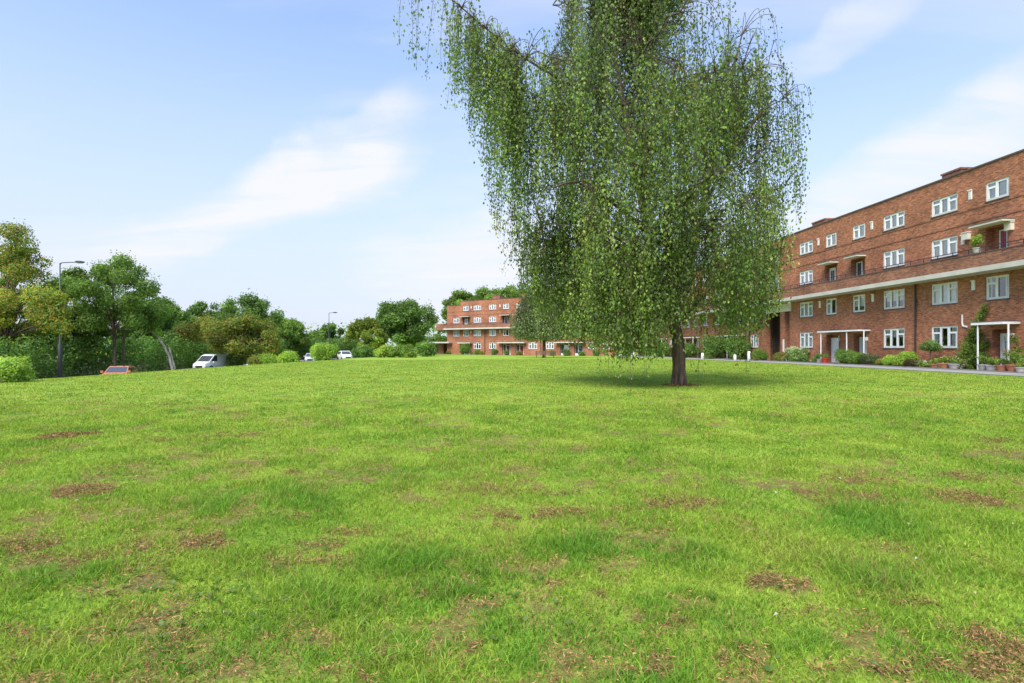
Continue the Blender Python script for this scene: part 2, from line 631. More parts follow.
def strip(name, mat, left, right, ys_, dz, label, cat, thick=0.0):
    """a sheet between two x(y) curves laid over the ground"""
    mb = MB()
    n = 5
    rows = []
    for y in ys_:
        xl, xr = float(left(y)), float(right(y))
        rows.append([(xl + (xr - xl) * i / n, y) for i in range(n + 1)])
    V, Fc = [], []
    for r in rows:
        for (x, y) in r:
            V.append((x, y, float(gz(x, y)) + dz))
    for j in range(len(rows) - 1):
        for i in range(n):
            a = j * (n + 1) + i
            Fc.append((a, a + 1, a + n + 2, a + n + 1))
    mb.add(V, Fc)
    if thick:
        for j in range(len(rows) - 1):
            for i0 in (0, n):
                a, b = V[j * (n + 1) + i0], V[(j + 1) * (n + 1) + i0]
                lo = lambda p: (p[0], p[1], p[2] - thick)
                mb.quad(a, b, lo(b), lo(a)) if i0 == 0 else mb.quad(b, a, lo(a), lo(b))
    o = mb.build(name, mat)
    return tag(o, label, cat, kind='structure')


ysr = np.arange(-20, 176, 2.0)
strip('road', M['asphalt'], lambda y: road_c(y) - 3.4, lambda y: road_c(y) + 3.2, ysr, 0.02, 'grey asphalt street beyond the lawn on the left', 'road')
strip('road_marking', M['marking'], lambda y: road_c(y) - 0.15, lambda y: road_c(y) - 0.05, ysr, 0.026, 'painted white centre line of the street', 'marking')
strip('kerb', M['kerb'], lambda y: road_c(y) + 3.2, lambda y: road_c(y) + 3.35, ysr, 0.13, 'stone kerb between street and lawn', 'kerb', 0.3)
strip('pavement', M['path'], lambda y: road_c(y) - 5.8, lambda y: road_c(y) - 3.4, ysr, 0.13, 'grey pavement along the hedge', 'pavement', 0.3)

strip('verge', M['soil'], lambda y: road_c(y) - 60, lambda y: road_c(y) - 5.85, ysr, 0.05, 'dark leaf littered ground under the trees beyond the street', 'verge')
# path along the long block and the far block (u coordinate strips)


def ustrip(name, mat, u0, u1, s0, s1, dz, label, cat, thick=0.0, step=2.0):
    ss = np.arange(s0, s1 + 0.01, step)
    mb = MB()
    n = 4
    V = []
    for s_ in ss:
        for i in range(n + 1):
            p = us(u0 + (u1 - u0) * i / n, s_)
            V.append((p[0], p[1], float(gz(p[0], p[1])) + dz))
    Fc = []
    for j in range(len(ss) - 1):
        for i in range(n):
            a = j * (n + 1) + i
            Fc.append((a, a + 1, a + n + 2, a + n + 1))
    mb.add(V, Fc)
    if thick:
        for j in range(len(ss) - 1):
            for i0 in (0, n):
                a, b = V[j * (n + 1) + i0], V[(j + 1) * (n + 1) + i0]
                mb.quad(a, b, (b[0], b[1], b[2] - thick), (a[0], a[1], a[2] - thick))
    return tag(mb.build(name, mat), label, cat, kind='structure')


UB = 28.8                         # facade of the long block
ustrip('path', M['path'], 23.7, 27.0, 6, 100, 0.03, 'grey path between the lawn and the right-hand flats', 'path', 0.1)
ustrip('path_edging', M['kerb'], 23.60, 23.697, 6, 100, 0.045, 'thin stone edging of the lawn', 'edging', 0.15)
ustrip('planting_bed', M['soil'], 27.12, 28.75, 6, 100, 0.05, 'dark soil bed below the right-hand flats', 'bed', 0.1)
ustrip('bed_kerb', M['kerb'], 27.0, 27.1, 6, 100, 0.10, 'low edging of the planting bed', 'edging', 0.2)

# ------------------------------------------------------------------ grass


def blades(n, y0, y1, rng, hs, pw=1.55, ref=4.0, wmul=1.0, fade=lambda y: 1.0 + 0 * y):
    yy = np.linspace(y0, y1, 2000)
    pdf = (yy + 1.5) * np.minimum(1, (ref / yy) ** pw) * fade(yy)
    cdf = np.cumsum(pdf)
    cdf /= cdf[-1]
    Y = np.interp(rng.random(n), cdf, yy)
    X = (rng.random(n) * 2 - 1) * (0.98 * Y + 3.2)
    keep = (u_of(X, Y) < 23.55) & (X > -29.5)
    d = dry(X, Y)
    tn = fbm(X * 2.3, Y * 2.3, 4)
    tn2 = lushness(X, Y)
    keep &= rng.random(n) > np.clip(d * 0.93, 0, 0.93)
    keep &= rng.random(n) < 0.62 + 0.9 * tn
    X, Y, tn, tn2, d = X[keep], Y[keep], tn[keep], tn2[keep], d[keep]
    n = len(X)
    Z = gz(X, Y) - 0.004
    h = 0.9 * hs * (0.5 + 0.8 * rng.random(n)) * (0.7 + 0.6 * sm(0.35, 0.7, tn)) * (1 + 0.8 * tn2) * (1 - 0.4 * d)
    w = wmul * 0.0052 * np.maximum(1, Y / 5.0) ** 0.85 * (0.7 + 0.6 * rng.random(n))
    a = rng.random(n) * 2 * np.pi
    la = rng.random(n) * 2 * np.pi
    lean = h * (0.35 + 1.25 * rng.random(n))
    side = np.stack([np.cos(a), np.sin(a), 0 * a], 1) * (w * 0.5)[:, None]
    ld = np.stack([np.cos(la), np.sin(la), 0 * a], 1)
    P = np.stack([X, Y, Z], 1)
    mid = P + ld * (lean * 0.32)[:, None] + np.array([0, 0, 1.0]) * (h * 0.6)[:, None]
    tip = P + ld * lean[:, None] + np.array([0, 0, 1.0]) * (h * np.sqrt(np.clip(1 - 0.33 * (lean / h) ** 2, 0.16, 1)))[:, None]
    V = np.stack([P - side, P + side, mid - side * .8, mid + side * .8, tip - side * .12, tip + side * .12], 1).reshape(-1, 3)
    b = (np.arange(n) * 6)[:, None]
    Q = np.concatenate([b + np.array([[0, 1, 3, 2]]), b + np.array([[2, 3, 5, 4]])], 0)
    t = np.clip(0.52 + 1.5 * (fbm(X * 1.7 + 9, Y * 1.7 + 3, 5) - 0.5) + 0.28 * rng.standard_normal(n), 0, 1)[:, None]
    c = np.where(t < 0.5, np.array(GRASS_D) * (1 - 2 * t) + np.array(GRASS_A) * 2 * t,
                 np.array(GRASS_A) * (2 - 2 * t) + np.array(GRASS_B) * (2 * t - 1))
    lush = np.clip(tn2, 0, 1)[:, None]
    c = c * (1 - 0.42 * lush) + 0.42 * np.array([0.115, 0.315, 0.03]) * lush
    c *= (1 + 0.2 * rng.standard_normal(n))[:, None]
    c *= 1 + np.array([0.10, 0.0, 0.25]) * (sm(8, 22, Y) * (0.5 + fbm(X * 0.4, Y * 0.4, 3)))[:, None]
    tanp = sm(0.5, 0.68, fbm(X * 2.6 + 70, Y * 2.6 + 11, 4))
    st = rng.random(n) < 0.03 + 0.3 * d + 0.17 * tanp
    c[st] = np.array([0.36, 0.27, 0.10]) * (0.6 + 0.6 * rng.random((st.sum(), 1)))
    return V, Q, np.repeat(np.clip(c, 0.004, 0.6), 6, axis=0)


gb = NB()
gb.add(*blades(760000, 0.9, 16, RNG, 0.050, fade=lambda y: 1 - sm(8, 16, y)))
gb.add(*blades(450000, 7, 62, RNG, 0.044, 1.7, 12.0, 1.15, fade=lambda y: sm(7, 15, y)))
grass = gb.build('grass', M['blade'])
tag(grass, 'short bright green grass blades of the lawn', 'grass', kind='stuff')

# dead straw in the scraped patches
db = NB()
for X, Y, rx, ry, st in DRY:
    n = int(min(7000, 7500 * rx * ry * 4 * st * min(1, 5 / Y) + 120))
    a = RNG.random(n) * 2 * np.pi
    r = np.sqrt(RNG.random(n)) * 1.05
    x = X + np.cos(a) * r * rx + 0.05 * RNG.standard_normal(n)
    y = Y + np.sin(a) * r * ry + 0.05 * RNG.standard_normal(n)
    k = dry(x, y) > 0.2
    x, y, r = x[k], y[k], r[k]
    n = len(x)
    if n == 0:
        continue
    z = gz(x, y) + 0.004 + 0.085 * st * np.clip(1.1 - r, 0, 1) * RNG.random(n) * sm(0.3, 0.8, vnoise(x * 16, y * 16)) + 0.006
    ax = np.stack([RNG.standard_normal(n), RNG.standard_normal(n), 0.35 * RNG.standard_normal(n)], 1)
    nr = np.stack([0.5 * RNG.standard_normal(n), 0.5 * RNG.standard_normal(n), np.ones(n)], 1)
    sc = max(1, Y / 6)
    col = palette([(0.27, 0.145, 0.062), (0.15, 0.078, 0.036), (0.38, 0.235, 0.105), (0.07, 0.038, 0.02)], n, RNG, 0.2)
    db.add(*leaves_np(np.stack([x, y, z], 1), ax, nr, (0.012 + 0.03 * RNG.random(n)) * sc ** 0.5, (0.003 + 0.0045 * RNG.random(n)) * sc, col))
# scattered brown bits everywhere in the near lawn
n = 480000
Y = np.interp(RNG.random(n), np.linspace(0, 1, 50), np.linspace(1.6, 15, 50))
X = (RNG.random(n) * 2 - 1) * (0.98 * Y + 1.2)
k = RNG.random(n) < np.clip(dry(X, Y) * 1.6 + 0.03, 0, 1)
X, Y = X[k], Y[k]
n = len(X)
ax = np.stack([RNG.standard_normal(n), RNG.standard_normal(n), 0.4 * RNG.standard_normal(n)], 1)
nr = np.stack([0.5 * RNG.standard_normal(n), 0.5 * RNG.standard_normal(n), np.ones(n)], 1)
col = palette([(0.28, 0.15, 0.064), (0.16, 0.084, 0.04), (0.38, 0.235, 0.10)], n, RNG, 0.2)
db.add(*leaves_np(np.stack([X, Y, gz(X, Y) + 0.016 + 0.034 * RNG.random(n)], 1), ax, nr, (0.010 + 0.026 * RNG.random(n)), 0.003 + 0.0045 * RNG.random(n), col))
tag(db.build('dead_grass', M['straw']), 'brown dry clippings lying in the worn patches of the lawn', 'dead grass', kind='stuff')

# broad flat weeds near the left foreground
wb = NB()
for i in range(170):
    if i < 110:
        px, py = RNG.normal(190, 90), RNG.normal(600, 26)
    else:
        px, py = RNG.uniform(0, 1024), RNG.uniform(520, 675)
    Y = 1.48 * F / (py - HORIZ)
    X = at(px, Y)
    m_ = int(RNG.integers(3, 7))
    a = RNG.random() * 6.28 + np.arange(m_) * 2 * np.pi / m_ + 0.3 * RNG.standard_normal(m_)
    ax = np.stack([np.cos(a), np.sin(a), 0.5 + 0.3 * RNG.random(m_)], 1)
    nr = np.stack([-0.4 * np.cos(a), -0.4 * np.sin(a), np.ones(m_)], 1)
    P = np.repeat([[X, Y, float(gz(X, Y)) + 0.015]], m_, 0)
    L_ = 0.02 + 0.028 * RNG.random(m_)
    wb.add(*leaves_np(P, ax, nr, L_, L_ * 0.6, palette([(0.15, 0.24, 0.05), (0.18, 0.26, 0.09), (0.12, 0.20, 0.03)], m_, RNG, 0.12)))
tag(wb.build('lawn_weeds', M['leaf']), 'low broad leaved weeds growing in the near lawn', 'weeds', kind='stuff')

# fallen leaves
LEAF_SPOTS = [(777, 625, 'near the front edge of the lawn'), (909, 531, 'right of the middle of the lawn'), (964, 552, 'above the near right corner'),
              (940, 555, 'just left of another on the right lawn'), (917, 567, 'in the lower group at right'), (974, 602, 'above the brown scrape at right'),
              (839, 484, 'far out at right'), (777, 499, 'right of centre below the birch'), (1014, 531, 'at the right edge of the photo'), (78, 507, 'below the big brown scrape on the left')]
for px, py, where in LEAF_SPOTS:
    Y = 1.42 * F / (py - HORIZ)
    X = at(px, Y)
    Y = (HC - float(gz(X, Y))) * F / (py - HORIZ)
    X = at(px, Y)
    sc = 0.030 if py > 520 else 0.045
    mb = MB()
    pr = [(0, 0), (.28, .34), (.55, .42), (.8, .25), (1.0, 0)]
    a0 = RNG.random() * 6.28
    V = []
    for t, w in pr:
        for sgn in (-1, 0, 1):
            lx, ly = (t - .5) * sc, sgn * w * sc
            V.append((lx * math.cos(a0) - ly * math.sin(a0), lx * math.sin(a0) + ly * math.cos(a0), abs(sgn) * w * sc * .45 + 0.2 * sc * math.sin(3 * t)))
    Fc = []
    for j in range(4):
        for i in range(2):
            b = j * 3 + i
            Fc.append((b, b + 1, b + 4, b + 3))
    mb.add(V, Fc)
    o = mb.build('fallen_leaf', mat_simple('fallen_leaf_tone', [(0.32, 0.29, 0.16), (0.34, 0.32, 0.23), (0.33, 0.27, 0.10)][int(RNG.integers(3))], 0.6, 0.1, 40))
    o.location = (X, Y, float(gz(X, Y)) + 0.052)
    tag(o, 'small pale fallen leaf lying on the grass ' + where, 'leaf', 'pale leaves fallen on the lawn')

# ------------------------------------------------------------------ generic plants


def lobes_foliage(lobes, n, size, cols, rng, aspect=0.6, up=0.35, shell=0.55, lobejit=0.22, flat=1.0):
    """leaves spread through a set of lobes (x, y, z, r); each lobe has a tone of its own"""
    L = np.asarray(lobes, dtype=float)
    w = L[:, 3] ** 2
    i = rng.choice(len(L), n, p=w / w.sum())
    d = unit(rng.standard_normal((n, 3)))
    r = shell + (1 - shell) * rng.random(n) ** 0.7 + 0.10 * rng.standard_normal(n)
    P = L[i, :3] + d * (L[i, 3] * r)[:, None] * np.array([1, 1, flat])
    nr = unit(d + 0.55 * rng.standard_normal((n, 3)) + np.array([0, 0, up]))
    ax = np.cross(nr, rng.standard_normal((n, 3))) + np.array([0, 0, -0.25])
    tone = 1 + lobejit * np.random.default_rng(len(L) + n).standard_normal(len(L))
    c = 1.38 * palette(cols, n, rng, 0.16) * np.clip(tone, 0.5, 1.6)[i][:, None]
    ln = size * (0.65 + 0.7 * rng.random(n))
    return leaves_np(P, ax, nr, ln, ln * aspect, np.clip(c, 0.004, 0.6))


def bez(p0, p1, p2, n=8):
    t = np.linspace(0, 1, n)[:, None]
    p0, p1, p2 = map(lambda q: np.asarray(q, dtype=float), (p0, p1, p2))
    return (1 - t) ** 2 * p0 + 2 * t * (1 - t) * p1 + t * t * p2


GREEN = [(0.108, 0.19, 0.040), (0.14, 0.235, 0.048), (0.08, 0.145, 0.034), (0.185, 0.275, 0.058)]
DARKG = [(0.088, 0.160, 0.044), (0.115, 0.195, 0.052), (0.068, 0.128, 0.038), (0.15, 0.23, 0.06)]
LIGHT = [(0.14, 0.21, 0.036), (0.18, 0.25, 0.042), (0.105, 0.165, 0.03)]
YELL = [(0.25, 0.25, 0.04), (0.15, 0.20, 0.04), (0.36, 0.22, 0.04), (0.30, 0.25, 0.05)]
BROWN = [(0.14, 0.20, 0.04), (0.11, 0.17, 0.036), (0.16, 0.21, 0.045), (0.20, 0.15, 0.045), (0.17, 0.215, 0.045), (0.26, 0.18, 0.05), (0.085, 0.12, 0.03)]


def tree(name, label, px, Y, top, rpx, cbot, cols, n=9000, size=None, trunks=1, nl=26, bark='bark2', flat=0.8, shell=0.55, cat='tree', group=None, extra=None, seed=0, X=None):
    """tree > trunk (with limbs), crown; top / cbot are picture rows of crown top and bottom"""
    rng = np.random.default_rng(1000 + seed + int(px) * 7 + int(Y))
    X = at(px, Y) if X is None else X
    g = float(gz(X, Y))
    H = zat(top, Y) - g
    R = rpx / F * Y
    zb = max(0.15 * H, zat(cbot, Y) - g)
    root = empty(name, (X, Y, g), label, cat, group)
    size = size or max(0.14, 2.15 / F * Y)
    n = int(n * 2.5)
    R *= 1.06
    nl = int(nl * 1.7)
    zc, hz = (H + zb) / 2, (H - zb) / 2
    lobes = []
    for i in range(nl):
        d = unit(rng.standard_normal(3))
        f = 0.25 + 0.68 * rng.random() ** 0.6
        # crown fuller below the middle than at the top
        zz = d[2] * f
        wide = 1.0 - 0.45 * max(0, zz) - 0.12 * max(0, -zz)
        lr = R * (0.12 + 0.16 * rng.random())
        lobes.append((d[0] * f * R * wide * 1.15, d[1] * f * R * wide * 1.15, zc + zz * hz * 1.02, lr))
    lobes = [(x, y, min(max(z, zb + r * .5), H - r * 0.7), r) for x, y, z, r in lobes]
    lobes.append((0.1 * R, 0, H - 0.24 * R, 0.22 * R))
    if extra:
        lobes += extra
    tb = NB()
    tr = max(0.09, 0.017 * H)
    for k in range(trunks):
        a = k * 2.2 + rng.random()
        bx, by = (0.35 * math.cos(a) * (trunks > 1), 0.35 * math.sin(a) * (trunks > 1))
        tx, ty = bx * 3 + 0.05 * H * rng.standard_normal(), by * 3 + 0.05 * H * rng.standard_normal()
        r0 = tr / (1 if trunks == 1 else 1.6)
        P = bez((bx, by, -0.2), (bx * 1.6, by * 1.6, zc * 0.6), (tx, ty, zc + hz * 0.5), 12)
        rr = np.interp(np.linspace(0, 1, 12), [0, .06, .4, 1], [r0 * 1.35, r0, r0 * .7, r0 * .18])
        tb.add(*tube_np(P, rr, 9))
        for j in range(k, len(lobes), trunks):
            l = lobes[j]
            if rng.random() < 0.75:
                t = rng.uniform(0.3, 0.8)
                p = P[int(t * 11)]
                e = np.array(l[:3])
                tb.add(*tube_np(bez(p, (p + e) / 2 + np.array([0, 0, 0.1 * R]), e, 6), np.linspace(r0 * .33, r0 * .06, 6), 5))
    tb.build('trunk', M[bark], root, True)
    cb = NB()
    cb.add(*lobes_foliage(lobes, n, size, cols, rng, 0.62, 0.35, shell, 0.24, flat))
    # loose outer sprays break the outline
    m_ = n // 9
    d = unit(rng.standard_normal((m_, 3)))
    L = np.asarray(lobes)
    i = rng.integers(0, len(L), m_)
    P = L[i, :3] + d * (L[i, 3] * (1.0 + 0.35 * rng.random(m_) ** 2))[:, None]
    P[:, 2] = np.maximum(P[:, 2], zb * 0.9)
    cb.add(*leaves_np(P, rng.standard_normal((m_, 3)), rng.standard_normal((m_, 3)), size * 0.9, size * 0.5, palette(cols, m_, rng)))
    cb.build('crown', M['leaf'], root)
    return root


def bush(name, label, X, Y, w, d, h, cols, n=1800, size=0.10, cat='bush', group=None, seed=0, g=None, smoothness=0.75, flowers=None, nfl=0, rz=0.0, nl=14):
    """rounded shrub on short stems: foliage is the thing's own crown, stems a part"""
    rng = np.random.default_rng(500 + seed + int(abs(X) * 13) + int(Y * 7))
    g = float(gz(X, Y)) if g is None else g
    root = empty(name, (X, Y, g), label, cat, group, rz)
    n = int(max(n, min(14000, 2.4 * 3.1 * w * h / (0.275 * size * size))))
    lobes = [(0, 0, h * 0.5, min(h * 0.5, w * .5) * 0.92)]
    for i in range(nl):
        a = rng.random() * 6.28
        f = math.sqrt(rng.random()) * 0.62
        zz = rng.uniform(0.22, 0.72) * h
        lr = min(h, w, d) * rng.uniform(0.24, 0.34)
        k = math.sqrt(max(0.15, 1 - (zz / h - 0.4) ** 2 * 2.2))
        lobes.append((math.cos(a) * f * w / 2 * 1.2 * k, math.sin(a) * f * d / 2 * 1.2 * k, min(zz, h - lr * .9), lr))
    st = NB()
    for i in range(5):
        a = i * 1.26
        e = np.array([math.cos(a) * w * .25, math.sin(a) * d * .25, h * .55])
        st.add(*tube_np(bez((0.03 * math.cos(a), 0.03 * math.sin(a), -.05), (e[0] * .3, e[1] * .3, h * .3), e, 5), np.linspace(.025, .008, 5), 5))
    st.build('stem', M['twig'], root)
    cb = NB()
    V, Q, C = lobes_foliage(lobes, n, size, cols, rng, 0.55, 0.45, smoothness, 0.13)
    V[:, 2] = np.maximum(V[:, 2], 0.01)
    cb.add(V, Q, C)
    cb.build('foliage', M['leaf'], root)
    if flowers is not None and nfl:
        L = np.asarray(lobes)
        i = rng.integers(0, len(L), nfl)
        dd = unit(rng.standard_normal((nfl, 3)) + np.array([0, -0.2, 0.9]))
        P = L[i, :3] + dd * (L[i, 3] * 1.05)[:, None]
        k = 9
        P = np.repeat(P, k, 0) + 0.05 * rng.standard_normal((nfl * k, 3))
        fb = NB()
        fb.add(*leaves_np(P, rng.standard_normal((nfl * k, 3)), rng.standard_normal((nfl * k, 3)) + np.array([0, 0, .8]), 0.07, 0.06, palette(flowers, nfl * k, rng, 0.08)))
        fb.build('flower', M['leaf'], root)
    return root


# ------------------------------------------------------------------ the weeping birch


def weeping(root_name, label, base, trunk, trad, env_rows, bottom, Yc, nlimb, nstr, lsize, spacing, rng, cols, depthk=0.85, lmax=4.2, special=None, extra_limbs=(), cat='tree', fill=0.4, dmax=4.6):
    """env_rows: (z, xlo, xhi); bottom(x) -> lowest z of hanging shoots. All world metres; stored relative to base."""
    root = empty(root_name, base, label, cat)
    base = np.asarray(base, dtype=float)
    E = np.asarray(sorted(env_rows))

    def env(z):
        lo = np.interp(z, E[:, 0], E[:, 1])
        hi = np.interp(z, E[:, 0], E[:, 2])
        w = (hi - lo) / 2
        return (lo + hi) / 2, w, np.minimum(w * depthk, dmax)

    def inside(P, k=1.0):
        xc, w, d = env(P[..., 2])
        return ((P[..., 0] - xc) / (w * k)) ** 2 + ((P[..., 1] - Yc) / (d * k)) ** 2 < 1

    T = np.asarray(trunk, dtype=float)
    s = np.linspace(0, 1, len(T))
    ss = np.linspace(0, 1, 44)
    TP = np.stack([np.interp(ss, s, T[:, i]) for i in range(3)], 1)
    for _ in range(2):
        TP[1:-1] = 0.25 * TP[:-2] + 0.5 * TP[1:-1] + 0.25 * TP[2:]
    TR = np.interp(ss, s, trad)
    wob = 1 + 0.05 * np.sin(ss * 60)
    tb = NB()
    V, Q = tube_np(TP - base, TR * wob, 18)
    ang = np.arctan2(V[:, 1], V[:, 0])
    flare = np.clip(1 - V[:, 2] / 0.7, 0, 1) ** 2
    V[:, 0] += np.cos(ang) * flare * 0.05 * (0.7 + 0.8 * np.sin(5 * ang) ** 2) * (trad[0] / 0.3)
    V[:, 1] += np.sin(ang) * flare * 0.05 * (0.7 + 0.8 * np.sin(5 * ang) ** 2) * (trad[0] / 0.3)
    tb.add(V, Q)
    limb_pts, limb_t = [], []
    bb = NB()
    for pts, r0 in extra_limbs:
        P = np.asarray(pts, dtype=float)
        q = np.linspace(0, 1, len(P))
        qq = np.linspace(0, 1, 16)
        LP = np.stack([np.interp(qq, q, P[:, i]) for i in range(3)], 1)
        for _ in range(2):
            LP[1:-1] = 0.25 * LP[:-2] + 0.5 * LP[1:-1] + 0.25 * LP[2:]
        tb.add(*tube_np(LP - base, np.linspace(r0, r0 * .15, 16), 8))
        limb_pts.append(LP)
    zlo, zhi = TP[10, 2], TP[-1, 2]
    for i in range(nlimb):
        f = (i + rng.random()) / nlimb
        p = TP[int(10 + f * 32)]
        az = i * 2.39996 + 0.3 * rng.standard_normal()
        zt = p[2] + rng.uniform(0.2, 2.6)
        xc, w, d = env(zt)
        k = rng.uniform(0.55, 0.95)
        e = np.array([xc + math.cos(az) * w * k, Yc + math.sin(az) * d * k, zt])
        c = p * 0.45 + e * 0.55 + np.array([0, 0, rng.uniform(0.5, 1.6)])
        LP = bez(p, c, e, 12)
        LP[1:] += 0.05 * rng.standard_normal((11, 3))
        r0 = float(np.interp(f, [0, 1], [0.085, 0.03])) * (trad[0] / 0.3)
        bb.add(*tube_np(LP - base, np.linspace(r0, 0.010, 12), 6))
        limb_pts.append(LP)
    LPALL = np.concatenate([l[len(l) // 4:] for l in limb_pts])
    # anchors of the hanging shoots
    anchors = []
    na = int(nstr * (1 - fill))
    while len(anchors) < na:
        l = limb_pts[int(rng.integers(len(limb_pts)))]
        q = l[int(len(l) * (0.3 + 0.7 * rng.random() ** 0.7)) - 1]
        a = q + np.array([0.42, 0.42, 0.25]) * rng.standard_normal(3)
        if inside(a) and float(fbm(np.array(a[0] * .8 + 11), np.array(a[2] * .45 + a[1] * .5 + 33), 2)) > 0.44:
            anchors.append(a)
    tries = 0
    while len(anchors) < nstr and tries < 50000:
        tries += 1
        z = rng.uniform(E[0, 0] + 1.0, E[-1, 0])
        xc, w, d = env(z)
        az = rng.random() * 6.283
        r = rng.random() ** 0.4 * 0.97
        a = np.array([xc + math.cos(az) * w * r, Yc + math.sin(az) * d * r, z])
        if float(fbm(np.array(a[0] * .8 + 11), np.array(a[2] * .45 + a[1] * .5 + 33), 2)) > 0.42:
            anchors.append(a)
    lb = NB()
    tw = NB()
    allP, allA, allN, allC, allL = [], [], [], [], []

    def shoot(a, L, dens=1.0, connect=True, clip=True):
        near = LPALL[np.argmin(((LPALL - a) ** 2).sum(1))]
        o = a - near
        dist = np.linalg.norm(o)
        oh = o * np.array([1, 1, 0])
        oh = oh / (np.linalg.norm(oh) + 1e-6)
        if connect and dist > 0.08:
            tw.add(*tube_np(bez(near, (near + a) / 2 + np.array([0, 0, 0.25 * dist]), a, 5) - base, np.linspace(.011, .006, 5) * (lsize / .07), 4))
        k = 8
        t = np.linspace(0, 1, k)
        bend = rng.uniform(0.05, 0.35)
        sway = 0.07 * rng.standard_normal(2)
        P = np.stack([a[0] + oh[0] * bend * (1 - np.exp(-3 * t)) + sway[0] * t * t * L * .35,
                      a[1] + oh[1] * bend * (1 - np.exp(-3 * t)) + sway[1] * t * t * L * .35,
                      a[2] + 0.06 * np.sin(np.pi * np.minimum(t * 3, 1)) - L * t], 1)
        if clip:
            ok = inside(P, 1.03)
            if not ok.all():
                j = int(np.argmin(ok))
                if j < 3:
                    return
                P = P[:j]
        tw.add(*tube_np(P - base, np.linspace(.006, .003, len(P)) * (lsize / .07), 3))
        seg = np.linalg.norm(np.diff(P, axis=0), axis=1)
        cum = np.concatenate([[0], np.cumsum(seg)])
        n = int(cum[-1] / spacing * dens)
        if n < 2:
            return
        q = np.sort(rng.random(n)) * cum[-1]
        X = np.stack([np.interp(q, cum, P[:, i]) for i in range(3)], 1)
        X += np.array([0.085, 0.085, 0.04]) * (lsize / .07) * rng.standard_normal((n, 3))
        hd = unit(np.stack([rng.standard_normal(n), rng.standard_normal(n), 0 * q], 1))
        ax = hd * rng.uniform(0.15, 0.8, (n, 1)) + np.array([0, 0, -1.0])
        nr = unit(np.stack([rng.standard_normal(n), rng.standard_normal(n), 0.45 * rng.standard_normal(n) + 0.25], 1))
        tone = 1 + 0.2 * rng.standard_normal() + 0.9 * (float(fbm(np.array(a[0] * .55 + a[1] * .2 + 40), np.array(a[2] * .4 + a[1] * .35 + 20), 3)) - 0.5)
        c = (0.45 * palette(cols, n, rng, 0.2) + 0.55 * palette(cols, 1, rng, 0.1)) * np.clip(tone, 0.5, 1.75)
        if tone > 1.1:
            c = c * np.array([1.15, 1.08, 1.0])
        if rng.random() < 0.03:
            c = c * np.array([1.45, 0.95, 0.9])
        allP.append(X)
        allA.append(ax)
        allN.append(nr)
        allC.append(np.clip(c, 0.004, 0.6))
        allL.append(lsize * (0.45 + 0.85 * rng.random(n)))

    for a in anchors:
        avail = a[2] - bottom(a[0]) - abs(rng.standard_normal()) * 0.35
        if avail < 0.4:
            continue
        L = min(avail, lmax * rng.uniform(0.35, 1.0))
        shoot(a, L)
    for a, L, dn in (special or []):
        shoot(np.asarray(a, dtype=float), L, dn, True, False)
    P = np.concatenate(allP)
    ln = np.concatenate(allL)
    lb.add(*leaves_np(P - base, np.concatenate(allA), np.concatenate(allN), ln, ln * 0.72, np.concatenate(allC)))
    tb.build('trunk', M['bark'], root, True)
    bb.build('branch', M['bark'], root, True)
    tw.build('twigs', M['twig'], root)
    lb.build('crown', M['birch_leaf'], root)
    print('weeping', root_name, 'leaves', len(P))
    return root


YB = 18.0
K = YB / F
bx = lambda px: (px - 512) * K
bz = lambda py: HC + (HORIZ - py) * K
base = (bx(679), YB, float(gz(bx(679), YB)))
tr_px = [(679, 388, 0), (679, 362, 0), (678, 336, 0), (669, 308, .1), (657, 265, .2), (643, 205, .2), (630, 140, .1), (618, 70, 0), (608, 0, 0), (602, -70, 0), (598, -115, 0)]
trunk = [(bx(x), YB + d, bz(y)) for x, y, d in tr_px]
trad = [.215, .205, .19, .14, .12, .10, .085, .065, .05, .03, .012]
env_px = [(-130, 600, 640), (-100, 585, 680), (-60, 575, 704), (-10, 565, 710), (16, 545, 714), (36, 508, 736), (58, 486, 768), (100, 480, 790), (150, 484, 792), (200, 487, 789), (250, 497, 780),
          (280, 508, 775), (310, 530, 768), (340, 552, 756), (400, 585, 740)]
env_rows = [(bz(y), bx(a), bx(b)) for y, a, b in env_px]
bot = [(485, 150), (492, 215), (505, 262), (520, 300), (545, 330), (575, 348), (600, 352), (615, 362), (640, 362), (660, 340), (680, 322), (705, 345), (725, 342), (742, 348), (757, 330), (775, 300), (790, 250), (800, 180)]
botx = np.array([bx(a) for a, b in bot])
botz = np.array([bz(b) for a, b in bot])
rb = np.random.default_rng(21)
W = lambda px, py, Y: (at(px, Y), Y, zat(py, Y))
